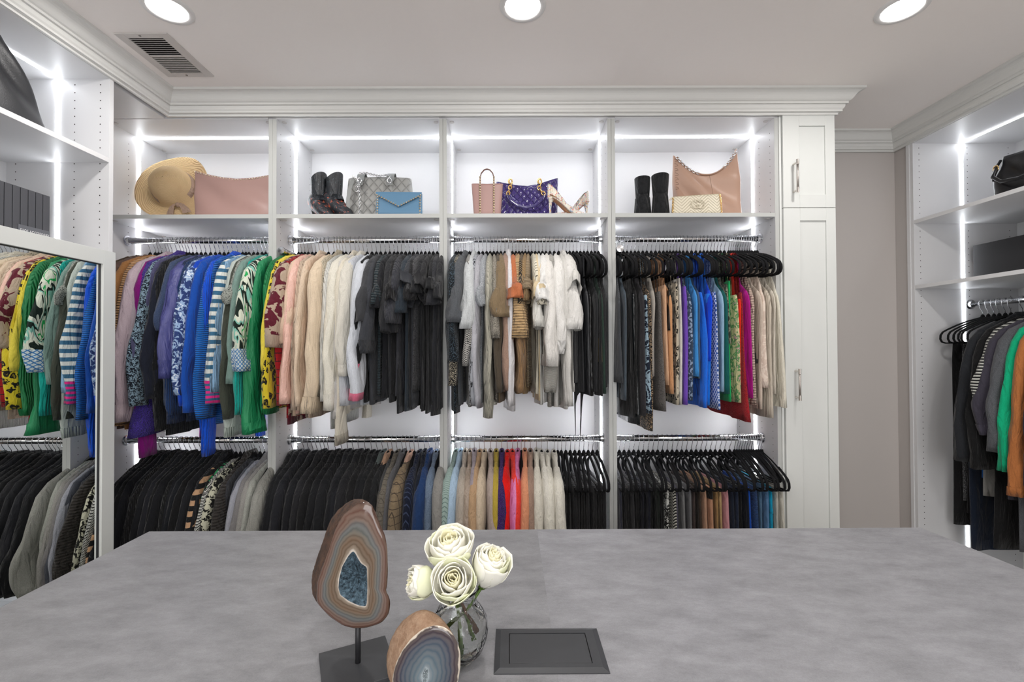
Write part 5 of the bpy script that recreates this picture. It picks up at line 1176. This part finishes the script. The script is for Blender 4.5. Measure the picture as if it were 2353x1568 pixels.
# glass vase with roses
vb = TP(1056, 1516); VX, VY = vb.x, vb.y
t = empty('glass_vase', (VX, VY, TZ)); tag(t, 'round cut crystal vase of water holding four cream roses', 'vase')
q = NT('crystal_glass'); O = q.n('ShaderNodeTexCoord').outputs['Object']; vo = q.n('ShaderNodeTexVoronoi', _Scale=85.0); q.l(O, vo.inputs['Vector'])
q.bump(vo.outputs['Distance'], .35, .003); q.b.inputs['Base Color'].default_value = (.97, .98, .98, 1); q.b.inputs['Transmission Weight'].default_value = 1; q.b.inputs['Roughness'].default_value = .0; q.b.inputs['IOR'].default_value = 1.45; GLS = q.m
prof = [(.004, .004), (.026, .003), (.030, .006), (.042, .020), (.0495, .040), (.0515, .056), (.049, .074), (.041, .090), (.032, .101), (.0285, .108), (.0285, .114), (.032, .122), (.0365, .128), (.037, .1295), (.0355, .1295), (.0310, .1225), (.0270, .114), (.0270, .108), (.0305, .100), (.0395, .088), (.0468, .074), (.0492, .056), (.0472, .041), (.0400, .023), (.028, .012), (.004, .010)]
obj('glass', MB().lathe(prof, 48, cap0=True, cap1=True), GLS, t, smooth=True)
wat = NT('water'); wat.b.inputs['Base Color'].default_value = (.96, .98, .97, 1); wat.b.inputs['Transmission Weight'].default_value = 1; wat.b.inputs['Roughness'].default_value = 0; wat.b.inputs['IOR'].default_value = 1.33
obj('water', MB().lathe([(.004, .0125), (.026, .0145), (.0385, .0245), (.0458, .042), (.0478, .056), (.0452, .073), (.041, .080), (.002, .080)], 40, cap0=True, cap1=True), wat.m, t, smooth=True)
STEM = plain('rose_stem', '#4e6a22', .5); STEMB = plain('rose_stem_brown', '#5a3a24', .6)
_pp = 1
PET = plain('rose_petal', '#f1efe2', .55, sss=.12); PETG = plain('rose_petal_green', '#e8ebc8', .55, sss=.12); PETY = plain('rose_petal_yellow', '#ebe6c4', .55, sss=.12)
def rose(center, axis, R, H, label, tight=1.0, stem_to=None, seed=0):
    rr = random.Random(seed); t = empty('rose'); t.location = center; t.rotation_euler = Vector(axis).to_track_quat('Z', 'Y').to_euler(); tag(t, label, 'flower', 'cream roses in the vase')
    layers = [(.14, 2, 1.0, 0), (.24, 3, 1.0, 0), (.36, 3, 1.0, .0), (.50, 3, .99, .0), (.66, 4, .97, .03), (.82, 4, .95, .07), (.94, 4, .90, .15)]
    a0 = rr.uniform(0, 6)
    for li, (rf, n, hf, curl) in enumerate(layers):
        curl *= tight
        for k in range(n):
            mb = MB(); L = []; wid = (2*PI/n)*(1.32 if n > 2 else 1.15); ac = a0+k*2*PI/n+li*.9+rr.uniform(-.35, .35); hh_ = H*hf*rr.uniform(.92, 1.04)
            jit = rr.uniform(.94, 1.06)
            for i in range(9):
                v = i/8; row_ = []
                for j in range(9):
                    u = j/8*2-1; taper = math.sqrt(max(0, 1-(max(0, v-.55)/.62)**2)) if v > .55 else .55+.45*min(1, v/.5)
                    ang = ac+u*wid/2*taper; cup = .30+.70*math.sin(min(1, v*1.25)*PI/2)
                    r = R*rf*jit*cup*(1-.16*max(0, v-.6)/.4*(1-curl*3))+R*curl*.85*max(0, v-.62)**1.5*3+.0012*abs(u)+R*.03*math.sin(3*u+li)
                    z = hh_*v-(R*curl*1.1*max(0, v-.72)*1.6)-.004*u*u*v-hh_*.05*math.sin(PI*abs(u))*v
                    row_.append((r*math.cos(ang), r*math.sin(ang), z))
                L.append(row_)
            mb.loft(L, closed=False)
            m_ = PETG if (li >= 5 and rr.random() < .35) else (PETY if li < 3 else PET)
            o = obj('petal', mb, m_, t, smooth=True); sm = o.modifiers.new('s', 'SOLIDIFY'); sm.thickness = .0011
    obj('calyx', MB().lathe([(.003, -.012), (.008, -.006), (.011, .002), (R*.42, .008)], 14), STEM, t, smooth=True)
    if stem_to is not None:
        inv = Vector(axis).to_track_quat('Z', 'Y').to_matrix().inverted(); e_ = inv @ (Vector(stem_to)-Vector(center)); mid = Vector((0, 0, -.03)).lerp(e_, .35)
        obj('stem', MB().tube([(0, 0, -.008), tuple(mid), tuple(mid.lerp(e_, .5)), tuple(e_)], [.0028, .0028, .003, .003], 8), STEM if seed % 2 else STEMB, t, smooth=True)
    return t
def RP(px, py, Y): x, z = P(px, py, Y); return Vector((x, Y, z))
zo = TZ
rose(RP(1038, 1300, VY+.02), (-.05, -.3, 1), .047, .068, 'cream rose with green tinged outer petals, topmost in the vase', 1.1, (VX+.016, VY+.01, zo+.035), 1)
rose(RP(1046, 1350, VY-.022), (.0, -.75, .72), .040, .055, 'cream rose facing forward, lowest in the vase', 1.0, (VX+.004, VY-.012, zo+.028), 3)
rose(RP(1110, 1342, VY), (.34, -.25, .9), .036, .074, 'white rose leaning out beside the forward one, nearest the power box', .9, (VX-.022, VY+.006, zo+.040), 5)
rose(RP(1006, 1338, VY-.004), (-.90, -.40, .22), .030, .056, 'small yellowish rosebud turned sideways towards the brown geode', .5, (VX+.024, VY, zo+.05), 2)

# pull-out valet rods screwed to the side panels
for (px, py, bi, w_) in ((652, 577, 1, 'second'), (1428, 573, 3, 'fourth')):
    xw = BAYS[bi][1]; z = PZ(py, 2.2, px); t = empty('valet_rod', (xw, 2.2, z)); tag(t, f'short chrome pull out valet rod at the edge of the {w_} bay', 'rod')
    obj('bracket', MB().box(0, .006, .0, .22, -.012, .012), CHROME, t, bevel=.002)
    obj('tube', MB().tube([(.022, -.015, 0), (.022, .24, 0)], .0135, 20), CHROME, t, smooth=True)
    obj('end_cap', MB().lathe([(.0165, -.004), (.0165, .004), (.001, .005)], 20, cap0=True), CHROME, t, (.022, -.015, 0), (PI/2, 0, 0))
